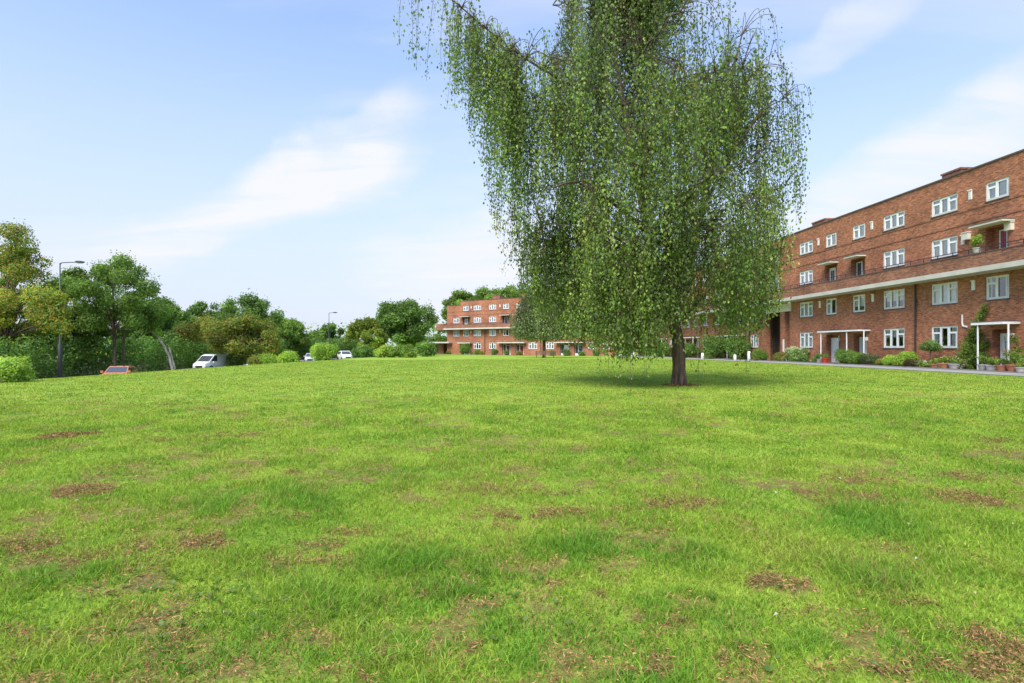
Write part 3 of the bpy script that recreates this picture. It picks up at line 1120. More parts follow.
limbs = [
    # long limb up to the left, out of the frame, toward the camera
    ([(bx(624), YB, bz(105)), W(575, 88, 17.2), W(535, 66, 16.6), W(505, 44, 16.2), W(478, 22, 16.0), W(453, 0, 15.8), W(428, -20, 15.6), W(402, -26, 15.5)], 0.045),
    ([(bx(632), YB, bz(150)), W(590, 120, 17.4), W(550, 108, 17.0), W(515, 118, 16.8)], 0.04),
    # right-hand leader
    ([(bx(676), YB, bz(322)), W(690, 272, 17.8), W(703, 205, 17.6), W(718, 135, 17.6), W(732, 72, 17.8), W(742, 35, 18.0)], 0.13),
    ([W(703, 205, 17.6), W(735, 150, 17.0), W(762, 110, 16.8), W(785, 98, 16.8)], 0.06),
    ([W(718, 135, 17.6), W(745, 80, 18.3), W(768, 65, 18.6)], 0.05),
    ([(bx(650), YB, bz(235)), W(610, 200, 16.2), W(575, 180, 15.5), W(545, 190, 15.2)], 0.07),
    ([(bx(662), YB, bz(285)), W(640, 262, 17.2), W(622, 240, 16.0), W(600, 235, 15.2)], 0.075),
    ([(bx(668), YB, bz(305)), W(690, 250, 16.6), W(715, 225, 15.4), W(735, 235, 14.8)], 0.075),
]
special = []
for px, Y, ytop, ybot in [(406, 15.5, -26, 62), (408, 15.5, -24, 46), (421, 15.6, -22, 68), (423, 15.6, -22, 50), (437, 15.7, -12, 78), (441, 15.7, -10, 92), (444, 15.8, -8, 70), (447, 15.8, -6, 60)]:
    p = W(px, ytop, Y)
    special.append((p, (ybot - ytop) / F * Y, 0.8))
for i in range(120):
    f = rb.random()
    px = 452 + f * 68
    Y = np.interp(px, [450, 520], [15.8, 16.5]) + rb.normal(0, .35)
    yt = np.interp(px, [450, 478, 505, 535], [0, 22, 44, 66]) + rb.normal(4, 9)
    yb = np.interp(px, [450, 460, 472, 486, 495, 520], [100, 118, 134, 150, 185, 250])
    L = (yb - yt) / F * Y * rb.uniform(0.45, 1.0)
    special.append((W(px, yt, Y), L, 1.0))
# thin low shoots that nearly reach the grass in front
for px, Y, yt, yb in [(604, 16.0, 300, 372), (612, 15.6, 300, 378), (626, 15.2, 300, 384), (631, 14.8, 310, 398), (636, 15.2, 300, 384), (622, 15.6, 290, 370), (640, 15.5, 290, 376), (693, 15.2, 310, 376), (696, 15.4, 300, 366), (699, 15.2, 310, 372), (737, 15.6, 300, 364), (744, 15.6, 310, 374), (748, 15.9, 300, 368), (600, 16, 290, 362), (618, 15.8, 280, 366), (548, 17, 290, 343), (583, 16.5, 290, 352), (765, 17, 260, 334), (760, 17, 270, 346)]:
    special.append((W(px, yt, Y), (yb - yt) / F * Y, 0.55))
for i in range(75):
    px = rb.uniform(484, 585)
    yt = rb.uniform(50, 110)
    special.append((W(px, yt, 16.6 + rb.normal(0, .5)), rb.uniform(1.0, 2.8), 0.9))
for i in range(60):
    px = rb.uniform(690, 760)
    yt = rb.uniform(50, 105)
    special.append((W(px, yt, 17.4 + rb.normal(0, .5)), rb.uniform(0.9, 2.6), 0.9))
# sparse upright sprays on the right shoulder
for px, Y, yt, yb in [(768, 18.5, 8, 40), (772, 18.5, 14, 55), (758, 18.4, 8, 30), (764, 18.4, 30, 70), (745, 18.2, 12, 50), (750, 18.3, 28, 75), (775, 18.5, 40, 80), (735, 18, 25, 70), (728, 18, 34, 80), (785, 17.5, 66, 110), (792, 17.2, 72, 128), (797, 17, 84, 150), (801, 17, 92, 130), (804, 17, 84, 120), (795, 17, 110, 180), (790, 17, 90, 160), (706, 17.5, -20, 28), (711, 17.5, -20, 20), (700, 17.5, -20, 32), (692, 17.4, -20, 40)]:
    special.append((W(px, yt, Y), (yb - yt) / F * Y, 0.5))
BIRCH = [(0.112, 0.195, 0.042), (0.148, 0.245, 0.050), (0.205, 0.302, 0.060), (0.074, 0.133, 0.036), (0.28, 0.35, 0.09), (0.092, 0.163, 0.042)]
weeping('birch_tree', 'big weeping birch with hanging shoots and dark trunk in the middle of the lawn', base, trunk, trad, env_rows,
        lambda x: float(np.interp(x, botx, botz)), YB, 60, 3500, 0.080, 0.027, rb, BIRCH, 0.85, 3.3, special, limbs)

# second, smaller weeping tree by the bench
Y2 = 77.0
r2 = np.random.default_rng(31)
q2 = lambda px, py: (at(px, Y2), Y2, zat(py, Y2))
b2 = (at(544, Y2), Y2, float(gz(at(544, Y2), Y2)))
env2 = [(zat(y, Y2), at(a, Y2), at(b, Y2)) for y, a, b in [(285, 535, 560), (296, 520, 580), (306, 512, 588), (318, 508, 594), (330, 510, 596), (343, 514, 596)]]
weeping('weeping_tree', 'smaller weeping tree beside the bench, half behind the birch', b2, [b2, q2(544, 340), q2(545, 325), q2(546, 308), q2(548, 288)], [.22, .2, .15, .08, .03],
        env2, lambda x: zat(341, Y2), Y2, 34, 2000, 0.20, 0.10, r2, [(0.16, 0.25, 0.095), (0.20, 0.295, 0.11), (0.125, 0.20, 0.075), (0.25, 0.33, 0.135)], 0.85, 3.2, None, (), fill=0.5, dmax=5.5)

# ------------------------------------------------------------------ flats


def wall_holes(mb, x0, x1, z0, z1, holes, y=0.0):
    """front sheet with rectangular openings and their reveals; holes: (x0,x1,z0,z1,depth,back)"""
    hx = sorted({x0, x1} | {h[0] for h in holes} | {h[1] for h in holes})
    hz = sorted({z0, z1} | {h[2] for h in holes} | {h[3] for h in holes})
    hx = [v for v in hx if x0 - 1e-6 <= v <= x1 + 1e-6]
    hz = [v for v in hz if z0 - 1e-6 <= v <= z1 + 1e-6]
    for i in range(len(hx) - 1):
        for j in range(len(hz) - 1):
            cx, cz = (hx[i] + hx[i + 1]) / 2, (hz[j] + hz[j + 1]) / 2
            if any(h[0] < cx < h[1] and h[2] < cz < h[3] for h in holes):
                continue
            mb.quad((hx[i], y, hz[j]), (hx[i + 1], y, hz[j]), (hx[i + 1], y, hz[j + 1]), (hx[i], y, hz[j + 1]))
    for a, b, c, d, dp, back in holes:
        if c < z0 - .01 or d > z1 + .01:
            continue
        mb.quad((a, y, c), (a, y, d), (a, y + dp, d), (a, y + dp, c))
        mb.quad((b, y, d), (b, y, c), (b, y + dp, c), (b, y + dp, d))
        mb.quad((a, y, d), (b, y, d), (b, y + dp, d), (a, y + dp, d))
        mb.quad((b, y, c), (a, y, c), (a, y + dp, c), (b, y + dp, c))
        if back:
            mb.quad((a, y + dp, c), (b, y + dp, c), (b, y + dp, d), (a, y + dp, d))


def window(root, x0, x1, z0, z1, kind, rng, y=0.0, curtain=None):
    """window (the white frame) > pane, curtain, sill"""
    fw, yy, dp = 0.09, y + 0.05, 0.07
    fb = MB()
    fb.box(x0, x1, yy, yy + dp, z0, z0 + fw)
    fb.box(x0, x1, yy, yy + dp, z1 - fw, z1)
    fb.box(x0, x0 + fw, yy, yy + dp, z0 + fw, z1 - fw)
    fb.box(x1 - fw, x1, yy, yy + dp, z0 + fw, z1 - fw)
    n = 3 if kind == 'wide' else 2
    xi = [x0 + fw + (x1 - x0 - 2 * fw) * i / n for i in range(n + 1)]
    if kind != 'wide':
        xi[1] = x0 + (x1 - x0) * 0.46
    for i in range(1, n):
        fb.box(xi[i] - fw * .7, xi[i] + fw * .7, yy - .008, yy + dp - .004, z0 + fw, z1 - fw)
    zt = z1 - 0.29 * (z1 - z0)
    side = [0, 2] if kind == 'wide' else [0]
    for i in side:
        fb.box(xi[i] + .004, xi[i + 1] - .004, yy + .004, yy + dp - .008, zt - .04, zt + .04)
    for i in range(n):     # opening sashes stand proud of the frame
        a, b = xi[i] + fw * .5, xi[i + 1] - fw * .5
        top = zt - .04 if i in side else z1 - fw
        s = .035
        fb.box(a, a + s, yy - .012, yy + .03, z0 + fw, top)
        fb.box(b - s, b, yy - .012, yy + .03, z0 + fw, top)
        fb.box(a + s, b - s, yy - .012, yy + .03, z0 + fw, z0 + fw + s)
        fb.box(a + s, b - s, yy - .012, yy + .03, top - s, top)
    f = fb.build('window', M['white'], root)
    g = MB()
    g.quad((x0 + fw * .5, yy + .04, z0 + fw * .5), (x1 - fw * .5, yy + .04, z0 + fw * .5), (x1 - fw * .5, yy + .04, z1 - fw * .5), (x0 + fw * .5, yy + .04, z1 - fw * .5))
    g.build('pane', M['glass'], f)
    style = curtain or rng.choice(['full', 'sides', 'sides', 'full', 'blind'])
    spans = {'full': [(x0, x1)], 'sides': [(x0, x0 + (x1 - x0) * rng.uniform(.16, .34)), (x1 - (x1 - x0) * rng.uniform(.16, .34), x1)], 'blind': [(x0, x1)]}[style]
    zb = z0 if style != 'blind' else z0 + (z1 - z0) * rng.uniform(.25, .6)
    for a, b in spans:
        c = MB()
        m_ = max(3, int((b - a) / 0.07))
        V, Fc = [], []
        for i in range(m_ + 1):
            x = a + (b - a) * i / m_
            yo = yy + 0.115 + (0.022 * math.sin(i * 1.9 + a * 7) if style != 'blind' else 0)
            V += [(x, yo, zb), (x, yo, z1)]
        for i in range(m_):
            Fc.append((2 * i, 2 * i + 2, 2 * i + 3, 2 * i + 1))
        c.add(V, Fc)
        c.build('curtain', M['curtain'], f)
    s = MB()
    s.box(x0 - .04, x1 + .04, y - .045, y + .055, z0 - .06, z0 - .004)
    s.build('sill', M['coping'], f)
    return f


def door(root, x0, x1, z0, z1, y, mat, glazed=True):
    fb = MB()
    fw = .06
    fb.box(x0, x0 + fw, y - .04, y + .04, z0, z1)
    fb.box(x1 - fw, x1, y - .04, y + .04, z0, z1)
    fb.box(x0 + fw, x1 - fw, y - .04, y + .04, z1 - fw, z1)
    mb = MB()
    a, b = x0 + fw + .004, x1 - fw - .004
    mb.box(a, b, y - .01, y + .03, z0 + .02, z1 - fw - .004)
    w = b - a
    for (u0, u1, v0, v1) in [(.14, .44, .08, .40), (.56, .86, .08, .40)] + ([] if glazed else [(.14, .44, .48, .92), (.56, .86, .48, .92)]):
        mb.box(a + w * u0, a + w * u1, y - .022, y - .011, z0 + (z1 - z0) * v0, z0 + (z1 - z0) * v1)
    d = mb.build('door', M[mat], root)
    fb.build('frame', M['white'], d)
    if glazed:
        g = MB()
        for (u0, u1) in [(.16, .46), (.54, .84)]:
            g.box(a + w * u0, a + w * u1, y - .016, y - .0115, z0 + (z1 - z0) * .5, z0 + (z1 - z0) * .9)
        g.build('pane', M['carglass'], d)
    h = MB()
    h.box(b - .10, b - .07, y - .07, y - .011, z0 + 1.0, z0 + 1.12)
    h.build('handle', M['steel'], d)
    return d


def flats(root, L, depth, cols, rng, H=11.8, passage=None, zlow=-0.9, x_low=None, chimneys=(), pipes=(), ground_doors=(), deck_doors=(), vents=(), skip=lambda fl, x: False, low=None):
    """cols: (x0, x1, kind). parts are children of root, facade on local y = 0, outside is -y"""
    ROWS = [(1.30, 2.66), (4.04, 5.36), (6.98, 8.16), (9.66, 10.72)]
    zs, zt = 5.54, 5.82          # deck slab
    holes = []
    wins = []
    for fl, (z0, z1) in enumerate(ROWS):
        for (a, b, kind) in cols:
            xm = (a + b) / 2
            if passage and passage[0] - .3 < xm < passage[1] + .3 and fl < 2:
                continue
            if fl == 0 and any(d[0] - .2 < xm < d[1] + .2 for d in ground_doors):
                continue
            if fl == 2 and any(d[0] - .2 < xm < d[1] + .2 for d in deck_doors):
                continue
            if skip(fl, xm):
                continue
            holes.append((a, b, z0, z1, .28, False))
            wins.append((a, b, z0, z1, kind, fl))
    for d in ground_doors:
        holes.append((d[0], d[1], 0.05, 2.35, 0.5, True))
    for d in deck_doors:
        holes.append((d[0], d[1], zt + .02, 8.12, 0.5, True))
    if passage:
        holes.append((passage[0], passage[1], -0.6, 5.0, 9.0, True))
    mb = MB()
    lx_, H0 = (0.0, H) if not low else (low[0], H - low[1])
    wall_holes(mb, lx_, L, zlow, H, [h for h in holes if h[0] >= lx_])
    if low:
        wall_holes(mb, 0, lx_, zlow, H0, [h for h in holes if h[0] < lx_])
        mb.quad((lx_, depth, H0 - .3), (lx_, 0, H0 - .3), (lx_, 0, H), (lx_, depth, H))
    # end and back walls
    mb.quad((0, depth, zlow), (0, 0, zlow), (0, 0, H0), (0, depth, H0))
    mb.quad((L, 0, zlow), (L, depth, zlow), (L, depth, H), (L, 0, H))
    mb.quad((L, depth, zlow), (lx_, depth, zlow), (lx_, depth, H), (L, depth, H))
    if low:
        mb.quad((lx_, depth, zlow), (0, depth, zlow), (0, depth, H0), (lx_, depth, H0))
    mb.build('wall', M['brick'], root)
    # projecting brick string courses above and below the top windows
    sb = MB()
    for z in (9.52, 8.72):
        sb.box(0, L, -.03, -.002, z - .075, z)
    sb.build('string_course', M['brick_dark'], root)
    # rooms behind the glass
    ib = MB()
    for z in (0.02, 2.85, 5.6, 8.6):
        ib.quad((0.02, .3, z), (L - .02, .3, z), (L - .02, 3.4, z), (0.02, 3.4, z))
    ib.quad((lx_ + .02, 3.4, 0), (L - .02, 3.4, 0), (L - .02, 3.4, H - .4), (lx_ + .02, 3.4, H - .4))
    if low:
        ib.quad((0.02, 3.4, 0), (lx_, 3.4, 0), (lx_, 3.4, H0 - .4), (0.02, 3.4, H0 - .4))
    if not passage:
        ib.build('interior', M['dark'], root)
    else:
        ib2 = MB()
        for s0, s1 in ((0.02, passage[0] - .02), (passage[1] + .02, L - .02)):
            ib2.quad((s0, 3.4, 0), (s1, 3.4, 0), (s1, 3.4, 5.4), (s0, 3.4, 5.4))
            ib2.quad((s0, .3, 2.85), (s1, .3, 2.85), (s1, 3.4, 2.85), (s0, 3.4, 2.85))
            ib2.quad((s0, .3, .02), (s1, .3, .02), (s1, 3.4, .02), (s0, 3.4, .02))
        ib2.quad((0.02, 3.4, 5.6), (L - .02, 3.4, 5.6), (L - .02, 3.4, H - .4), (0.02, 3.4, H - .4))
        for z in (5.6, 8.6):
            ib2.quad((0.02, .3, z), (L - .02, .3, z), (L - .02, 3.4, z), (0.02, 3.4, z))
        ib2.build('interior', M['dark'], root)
    # roof and coping
    rb_ = MB()
    rb_.box(lx_ + .05, L - .05, .05, depth - .05, H - .35, H - .25)
    if low:
        rb_.box(.05, lx_ - .01, .05, depth - .05, H0 - .35, H0 - .25)
    rf = rb_.build('roof', M['lead'], root)
    cb = MB()
    cb.box(lx_ - .05, L + .05, -.07, .28, H + .003, H + .09)
    cb.box(lx_ - .05, L + .05, depth - .28, depth + .05, H + .003, H + .09)
    cb.box(lx_ - .05, lx_ + .28, .283, depth - .283, H + .003, H + .09)
    if low:
        cb.box(-.05, lx_ - .003, -.07, .28, H0 + .003, H0 + .09)
        cb.box(-.05, lx_ - .003, depth - .28, depth + .05, H0 + .003, H0 + .09)
        cb.box(-.05, .28, .283, depth - .283, H0 + .003, H0 + .09)
    cb.box(L - .28, L + .05, .283, depth - .283, H + .003, H + .09)
    cb.build('coping', M['coping'], root)
    for cx, w in chimneys:
        c = MB()
        c.box(cx - w / 2, cx + w / 2, 1.8, 3.0, H - .25, H + .95)
        c.box(cx - w / 2 - .06, cx + w / 2 + .06, 1.74, 3.06, H + .953, H + 1.07)
        c.build('chimney', M['brick_dark'], rf)
    # access deck: slab, brick parapet, railing
    s_ = MB()
    s_.box(0, L, -1.25, -.003, zs, zt)
    s_.build('deck_slab', M['slab'], root)
    p_ = MB()
    p_.box(0, L, -1.22, -1.02, zt + .003, 6.55)
    p_.box(0, .2, -1.017, -.004, zt + .003, 6.55)
    p_.box(L - .2, L, -1.017, -.004, zt + .003, 6.55)
    pp = p_.build('parapet', M['brick_dark'], root)
    k_ = MB()
    k_.box(-.02, L + .02, -1.25, -.99, 6.553, 6.61)
    k_.build('coping', M['coping'], pp)
    r_ = MB()
    r_.box(0, L, -1.14, -1.10, 6.86, 6.90)
    r_.box(0, L, -1.13, -1.11, 6.73, 6.75)
    x = 0.1
    while x < L:
        r_.box(x - .015, x + .015, -1.135, -1.105, 6.613, 6.858)
        x += 1.1
    r_.build('railing', M['iron'], root)
    # windows
    for (a, b, z0, z1, kind, fl) in wins:
        window(root, a + .004, b - .004, z0 + .004, z1 - .004, kind, rng, curtain=('full' if (fl >= 2 and rng.random() < .93) or rng.random() < .25 else None))
    # vents and extract flues
    for (vx, fl) in vents:
        z0, z1 = ROWS[fl]
        v = MB()
        v.box(vx - .12, vx + .12, -.03, .03, z1 - .66, z1 - .1)
        v.box(vx - .14, vx + .14, -.09, -.033, z1 - .13, z1 - .08)
        for i in range(4):
            v.box(vx - .09, vx + .09, -.055, -.033, z1 - .60 + i * .11, z1 - .55 + i * .11)
        v.build('vent', M['white'], root)
    for px_ in pipes:
        d = MB()
        d.tube([(px_, -.09, -.1), (px_, -.09, 5.25), (px_ + .03, -.12, 5.35), (px_ + .1, -.2, 5.49)], .055, 8)
        d.tube([(px_, -.09, 2.7), (px_, -.09, 2.8)], .075, 8)
        d.box(px_ - .1, px_ + .1, -.09, -.003, .8, .86)
        d.box(px_ - .1, px_ + .1, -.09, -.003, 4.4, 4.46)
        d.build('drainpipe', M['pipe'], root)
    for d in ground_doors:
        x0, x1, dx0, dx1, mat = d[:5]
        door(root, dx0, dx1, 0.06, 2.12, .42, mat, mat not in ('white', 'grey_door'))
        step = MB()
        step.box(x0 + .05, x1 - .05, -1.0, .37, -.4, .045)
        step.build('doorstep', M['kerb'], root)
        for lo, hi in ((x0 + .006, dx0 - .03), (dx1 + .03, x1 - .006)):
            if hi - lo > .25:
                g = MB()
                g.box(lo, lo + .05, .38, .44, .06, 2.3)
                g.box(hi - .05, hi, .38, .44, .06, 2.3)
                g.box(lo + .05, hi - .05, .38, .44, .06, .5)
                g.box(lo + .05, hi - .05, .38, .44, 2.22, 2.3)
                sl = g.build('sidelight', M['white'], root)
                gg = MB()
                gg.quad((lo + .05, .41, .5), (hi - .05, .41, .5), (hi - .05, .41, 2.22), (lo + .05, .41, 2.22))
                gg.build('pane', M['carglass'], sl)
    for d in deck_doors:
        x0, x1, dx0, dx1, mat = d[:5]
        door(root, dx0, dx1, zt + .03, 7.95, .42, mat, mat != 'red_door')
    return holes


def canopy(root, x0, x1, z, proj=1.05, posts=(), y=0.0, zfoot=-.1, th=.13):
    c = MB()
    c.box(x0, x1, y - proj, y - .004, z, z + th)
    k = c.build('canopy', M['white'] if posts else M['cream'], root)
    f = MB()
    f.box(x0 - .02, x1 + .02, y - proj - .02, y - .004, z + th + .003, z + th + .035)
    f.build('flashing', M['lead'], k)
    for px_ in posts:
        p = MB()
        p.box(px_ - .028, px_ + .028, y - proj + .06, y - proj + .116, zfoot, z - .003)
        p.build('post', M['white'], k)
    return k


def s_of(px, u=UB):
    t = (px - 512.0) / F
    c, n = math.cos(TH), math.sin(TH)
    return u * (c - t * n) / (t * c + n)


# ---- the long block on the right
S0 = 101.5
SN = 12.0
LR = S0 - SN
lx = lambda px, off=0.0: S0 - s_of(px, UB - off)
o_ = us(UB, S0)
right_block = empty('apartment_block', (o_[0], o_[1], 0.14), 'long four storey red brick block of flats along the right side', 'building', rz=-math.pi / 2 + TH)
rr = random.Random(3)
colsR = [(lx(799.5), lx(812.8), 'wide'), (lx(825.8), lx(836.5), 'narrow'), (lx(852.6), lx(865.2), 'narrow'), (lx(883.2), lx(904.5), 'wide'), (lx(931.2), lx(957.5), 'wide'), (lx(985.5), lx(1009), 'narrow')]
gapx = lx(985.5) - lx(957.5)
xb = lx(1009)
colsR += [(xb + 3.1, xb + 4.4, 'narrow'), (xb + 4.4 + gapx, xb + 6.2 + gapx, 'wide'), (xb + 8.1 + gapx, xb + 9.9 + gapx, 'wide')]
# hidden behind the tree, further along the same facade
xq = lx(763) - 1.0
while xq > 3.5:
    colsR += [(xq - 1.8, xq, 'wide'), (xq - 4.9, xq - 3.7, 'narrow'), (xq - 7.6, xq - 6.4, 'narrow'), (xq - 11.2, xq - 9.4, 'wide')]
    xq -= 13.2
colsR = [c for c in colsR if c[0] > 0.5 and c[1] < LR - .5]
# upper windows over the passage
over = [(lx(768), lx(779), 'narrow')]
gd = [(lx(826.5), lx(839.5), lx(830.8, -.42), lx(838.6, -.42), 'white'), (lx(854), lx(867), lx(860, -.42), lx(866.5, -.42), 'grey_door'), (lx(992), lx(1010.5), lx(1000.8, -.42), lx(1009.5, -.42), 'white')]
xm = xb + 3.1
gd.append((xm - .2, xm + 1.9, xm, xm + .95, 'red_door'))
dd = [(lx(825), lx(836.8), lx(830, -.42), lx(836, -.42), 'white'), (lx(851), lx(865), lx(857, -.42), lx(862.5, -.42), 'green_door'), (lx(985.5), lx(1008.5), lx(1000, -.42), lx(1008, -.42), 'red_door')]
hid = [c for c in colsR if c[2] == 'narrow' and c[1] < lx(763)]
hid_doors = []
for i, c in enumerate(hid):
    hid_doors.append((c[0] - .3, c[1] + .6, c[0] - .1, c[0] + .85, ['red_door', 'blue_door', 'white', 'green_door'][i % 4]))
ventsR = [(lx(973.6), 1), (lx(873), 1), (lx(820), 1), (lx(970.5), 3), (lx(872), 3), (lx(818.5), 3), (lx(963), 2)]
flats(right_block, LR, 9.5, colsR + over, rr, passage=(lx(763), lx(789.5)), chimneys=[(lx(960, -2.4), 1.5), (lx(825, -2.4), 2.0), (20, 2.4)],
      pipes=[lx(916.5), lx(750)], ground_doors=gd + hid_doors, deck_doors=dd + [h for h in hid_doors], vents=ventsR)
canopy(right_block, lx(817, 1), lx(870.8), 2.55, 1.0, (lx(821, .9), lx(846.8, .9), lx(864, .9)), th=.12)
canopy(right_block, lx(970.7, 1), lx(1020.5), 2.60, 1.0, (lx(978, .9), lx(1008.6, .9)), th=.14)
canopy(right_block, xm - .6, xm + 3.2, 2.58, 1.0, (xm - .4, xm + 3.0))
for h in hid_doors:
    canopy(right_block, h[0] - .4, h[1] + .4, 2.58, 1.0, (h[0] - .3, h[1] + .3))
for a, b in ((818, 838.5), (844, 866), (969, 1015)):
    canopy(right_block, lx(a, .7), lx(b), 8.20, .75, th=.10)
mb = MB()                                      # brick pier and cream beam of the tall passage
mb.box(lx(780.5), lx(785), -.02, 1.4, -.6, 4.995)
mb.build('pier', M['brick'], right_block)
mb = MB()
mb.box(lx(763) - .5, lx(789.5) + .4, -.10, -.004, 4.72, 5.49)
mb.build('beam', M['cream'], right_block)
mb = MB()  # thin dark panel, its colour standing in for the shade of a deep opening
mb.box(lx(763) + .002, lx(763) + .05, 1.0, 1.6, -.5, 4.5)
mb.build('passage_shade_panel', M['dark'], right_block)
mb = MB()
mb.box(lx(763) + .002, lx(763) + .55, -.03, .5, -.6, 4.715)
mb.build('pier', M['brick'], right_block)
mb = MB()                                      # white sign board and white downpipe on the wall by the passage
mb.box(lx(783.2), lx(784.6), -.06, -.024, .9, 2.1)
mb.build('notice_board', M['white'], right_block)
mb = MB()
for x_ in (lx(963.3), ):
    mb.tube([(x_ + .35, -.06, 2.55), (x_ + .05, -.06, 2.62), (x_, -.06, 2.75), (x_, -.06, 3.3)], .05, 8)
mb.build('waste_pipe', M['white'], right_block)
for x_ in (839.5, 867.5, 1013.5):              # wall lamps beside the doors
    w_ = MB()
    w_.box(lx(x_) - .07, lx(x_) + .07, -.16, -.003, 1.85, 2.1)
    w_.build('wall_lamp', M['white'], right_block)
for x_ in (1011, 968):                         # white boxes on the deck
    w_ = MB()
    w_.box(lx(x_) - .2, lx(x_) + .2, -.22, -.003, 7.72, 8.12)
    w_.box(lx(x_) - .23, lx(x_) + .23, -.25, -.003, 8.123, 8.17)
    w_.build('meter_box', M['cream'], right_block)

# ---- the far block, set at an angle
AXF = math.atan2(-0.573, 0.82)
ef = np.array([math.cos(AXF), math.sin(AXF)])
A = np.array([-14.6, 127.9])


def fx(px):
    """distance along the far facade seen at picture column px"""
    t = (px - 512.0) / F
    # A + k*ef : x = t*y
    return (t * A[1] - A[0]) / (ef[0] - t * ef[1])


far_block = empty('apartment_block', (A[0], A[1], -0.2), 'far four storey red brick block of flats across the end of the lawn', 'building', rz=AXF)
LF = fx(638)
rf_ = random.Random(9)
wide = [(473.6, 481), (489, 496), (528.6, 537), (546, 554), (588, 596), (602.5, 610), (455, 459)]
narr = [(463.2, 468.6), (503, 508.8), (516.5, 522), (560.8, 567), (575, 581), (618, 624), (629, 635)]
colsF = [(fx(a), fx(b), 'wide') for a, b in wide[:6]] + [(fx(a), fx(b), 'narrow') for a, b in narr] + [(fx(453.3), fx(459.3), 'narrow')]
cm = ['white', 'red_door', 'red_door', 'white', 'blue_door', 'green_door', 'white']
gdF = []
for (a, b), m_ in zip(narr, cm):
    x0, x1 = fx(a) - .2, fx(b) + .45
    gdF.append((x0, x1, x0 + .75, x0 + 1.7, m_))
ddF = [(fx(a) - .15, fx(b) + .25, fx(a) + .1, fx(a) + 1.0, ['white', 'green_door'][i % 2]) for i, (a, b) in enumerate(narr)]
flats(far_block, LF, 9.5, colsF, rf_, chimneys=[(fx(491), 2.0), (fx(521), 2.0), (fx(575), 2.2)], pipes=[fx(485), fx(541), fx(599)], ground_doors=gdF, deck_doors=ddF,
      vents=[(fx(471.2), 3), (fx(500), 3), (fx(471), 1), (fx(500), 1)], skip=lambda fl, x: fl in (0, 3) and x < fx(461), low=(fx(460.5), .85))
for d in gdF:
    canopy(far_block, d[0] - .7, d[1] + .7, 2.5, 1.0, th=.2)
for d in ddF:
    canopy(far_block, d[0] - .3, d[1] + .3, 8.28, .8, th=.12)
# low entrance bay at its left end
mb = MB()
mb.box(-3.6, -2.0, 1.0, 7.0, -.6, 2.55)
mb.box(-.5, -.003, 1.0, 7.0, -.6, 2.55)
mb.box(-2.0, -.5, 5.5, 7.0, -.6, 2.55)
eb = mb.build('entrance_bay', M['brick_dark'], far_block)
mb = MB()
mb.box(-4.2, 1.6, -1.3, 7.2, 2.56, 2.86)
mb.build('flat_roof', M['slab'], far_block)
mb = MB()                                      # end of the access deck sticking out beyond the gable
mb.box(-2.8, -.004, -.6, 1.6, 5.5, 6.9)
mb.build('deck_end', M['brick_dark'], far_block)
del eb

# ------------------------------------------------------------------ street furniture, vehicles


def street_lamp(X, Y, h, arm, label, rz=0.0, th=.09):
    g = float(gz(X, Y))
    r = empty('street_lamp', (X, Y, g), label, 'street lamp', 'street lamps along the street', rz)
    p = MB()
    p.lathe(0, 0, [(th * 1.9, -.1), (th * 1.9, 3.2), (th, 3.35), (th * .8, h * .6), (th * .55, h)], 12)
    p.build('pole', M['lampgrey'], r, True)
    a = MB()
    a.tube([(0, 0, h - .15), (.15, 0, h + .02), (arm * .6, 0, h + .06), (arm, 0, h + .08)], .04, 8)
    a.build('arm', M['lampgrey'], r, True)
    b = MB()
    V = []
    for x, w, z0, z1 in [(arm - .1, .08, h + .02, h + .14), (arm + .1, .16, h, h + .19), (arm + .5, .17, h + .02, h + .17), (arm + .7, .06, h + .06, h + .12)]:
        V += [(x, -w, z0), (x, w, z0), (x, w, z1), (x, -w, z1)]
    Fc = [(3, 2, 1, 0), (12, 13, 14, 15)]
    for j in range(3):
        for i in range(4):
            k = (i + 1) % 4
            Fc.append((4 * j + i, 4 * j + k, 4 * j + 4 + k, 4 * j + 4 + i))
    b.add(V, Fc)
    hd = b.build('lamp_head', M['lampgrey'], r)
    l = MB()
    l.box(arm + .1, arm + .5, -.11, .11, h - .03, h - .002)
    l.build('lens', M['lens'], hd)
    return r


street_lamp(at(60, 51), 51, zat(263, 51) - float(gz(at(60, 51), 51)), 1.5, 'tall dark street lamp with one arm in front of the hedge at the left')
street_lamp(at(329, 108), 108, zat(313, 108) - float(gz(at(329, 108), 108)), .9, 'distant street lamp rising above the small trees beyond the clipped round bush')
street_lamp(at(429, 122), 122, zat(322, 122) - float(gz(at(429, 122), 122)), .6, 'faint far street lamp between the big oak and the far flats')
# band on the near lamp is a painted door, left as part of the pole


def loft(mb, secs):
    """secs: list of rings with the same number of points"""
    n = len(secs[0])
    b = len(mb.v)
    for r in secs:
        mb.v += [tuple(p) for p in r]
    for j in range(len(secs) - 1):
        for i in range(n):
            k = (i + 1) % n
            mb.f.append((b + j * n + i, b + j * n + k, b + (j + 1) * n + k, b + (j + 1) * n + i))
    mb.f.append(tuple(b + i for i in range(n))[::-1])
    mb.f.append(tuple(b + (len(secs) - 1) * n + i for i in range(n)))


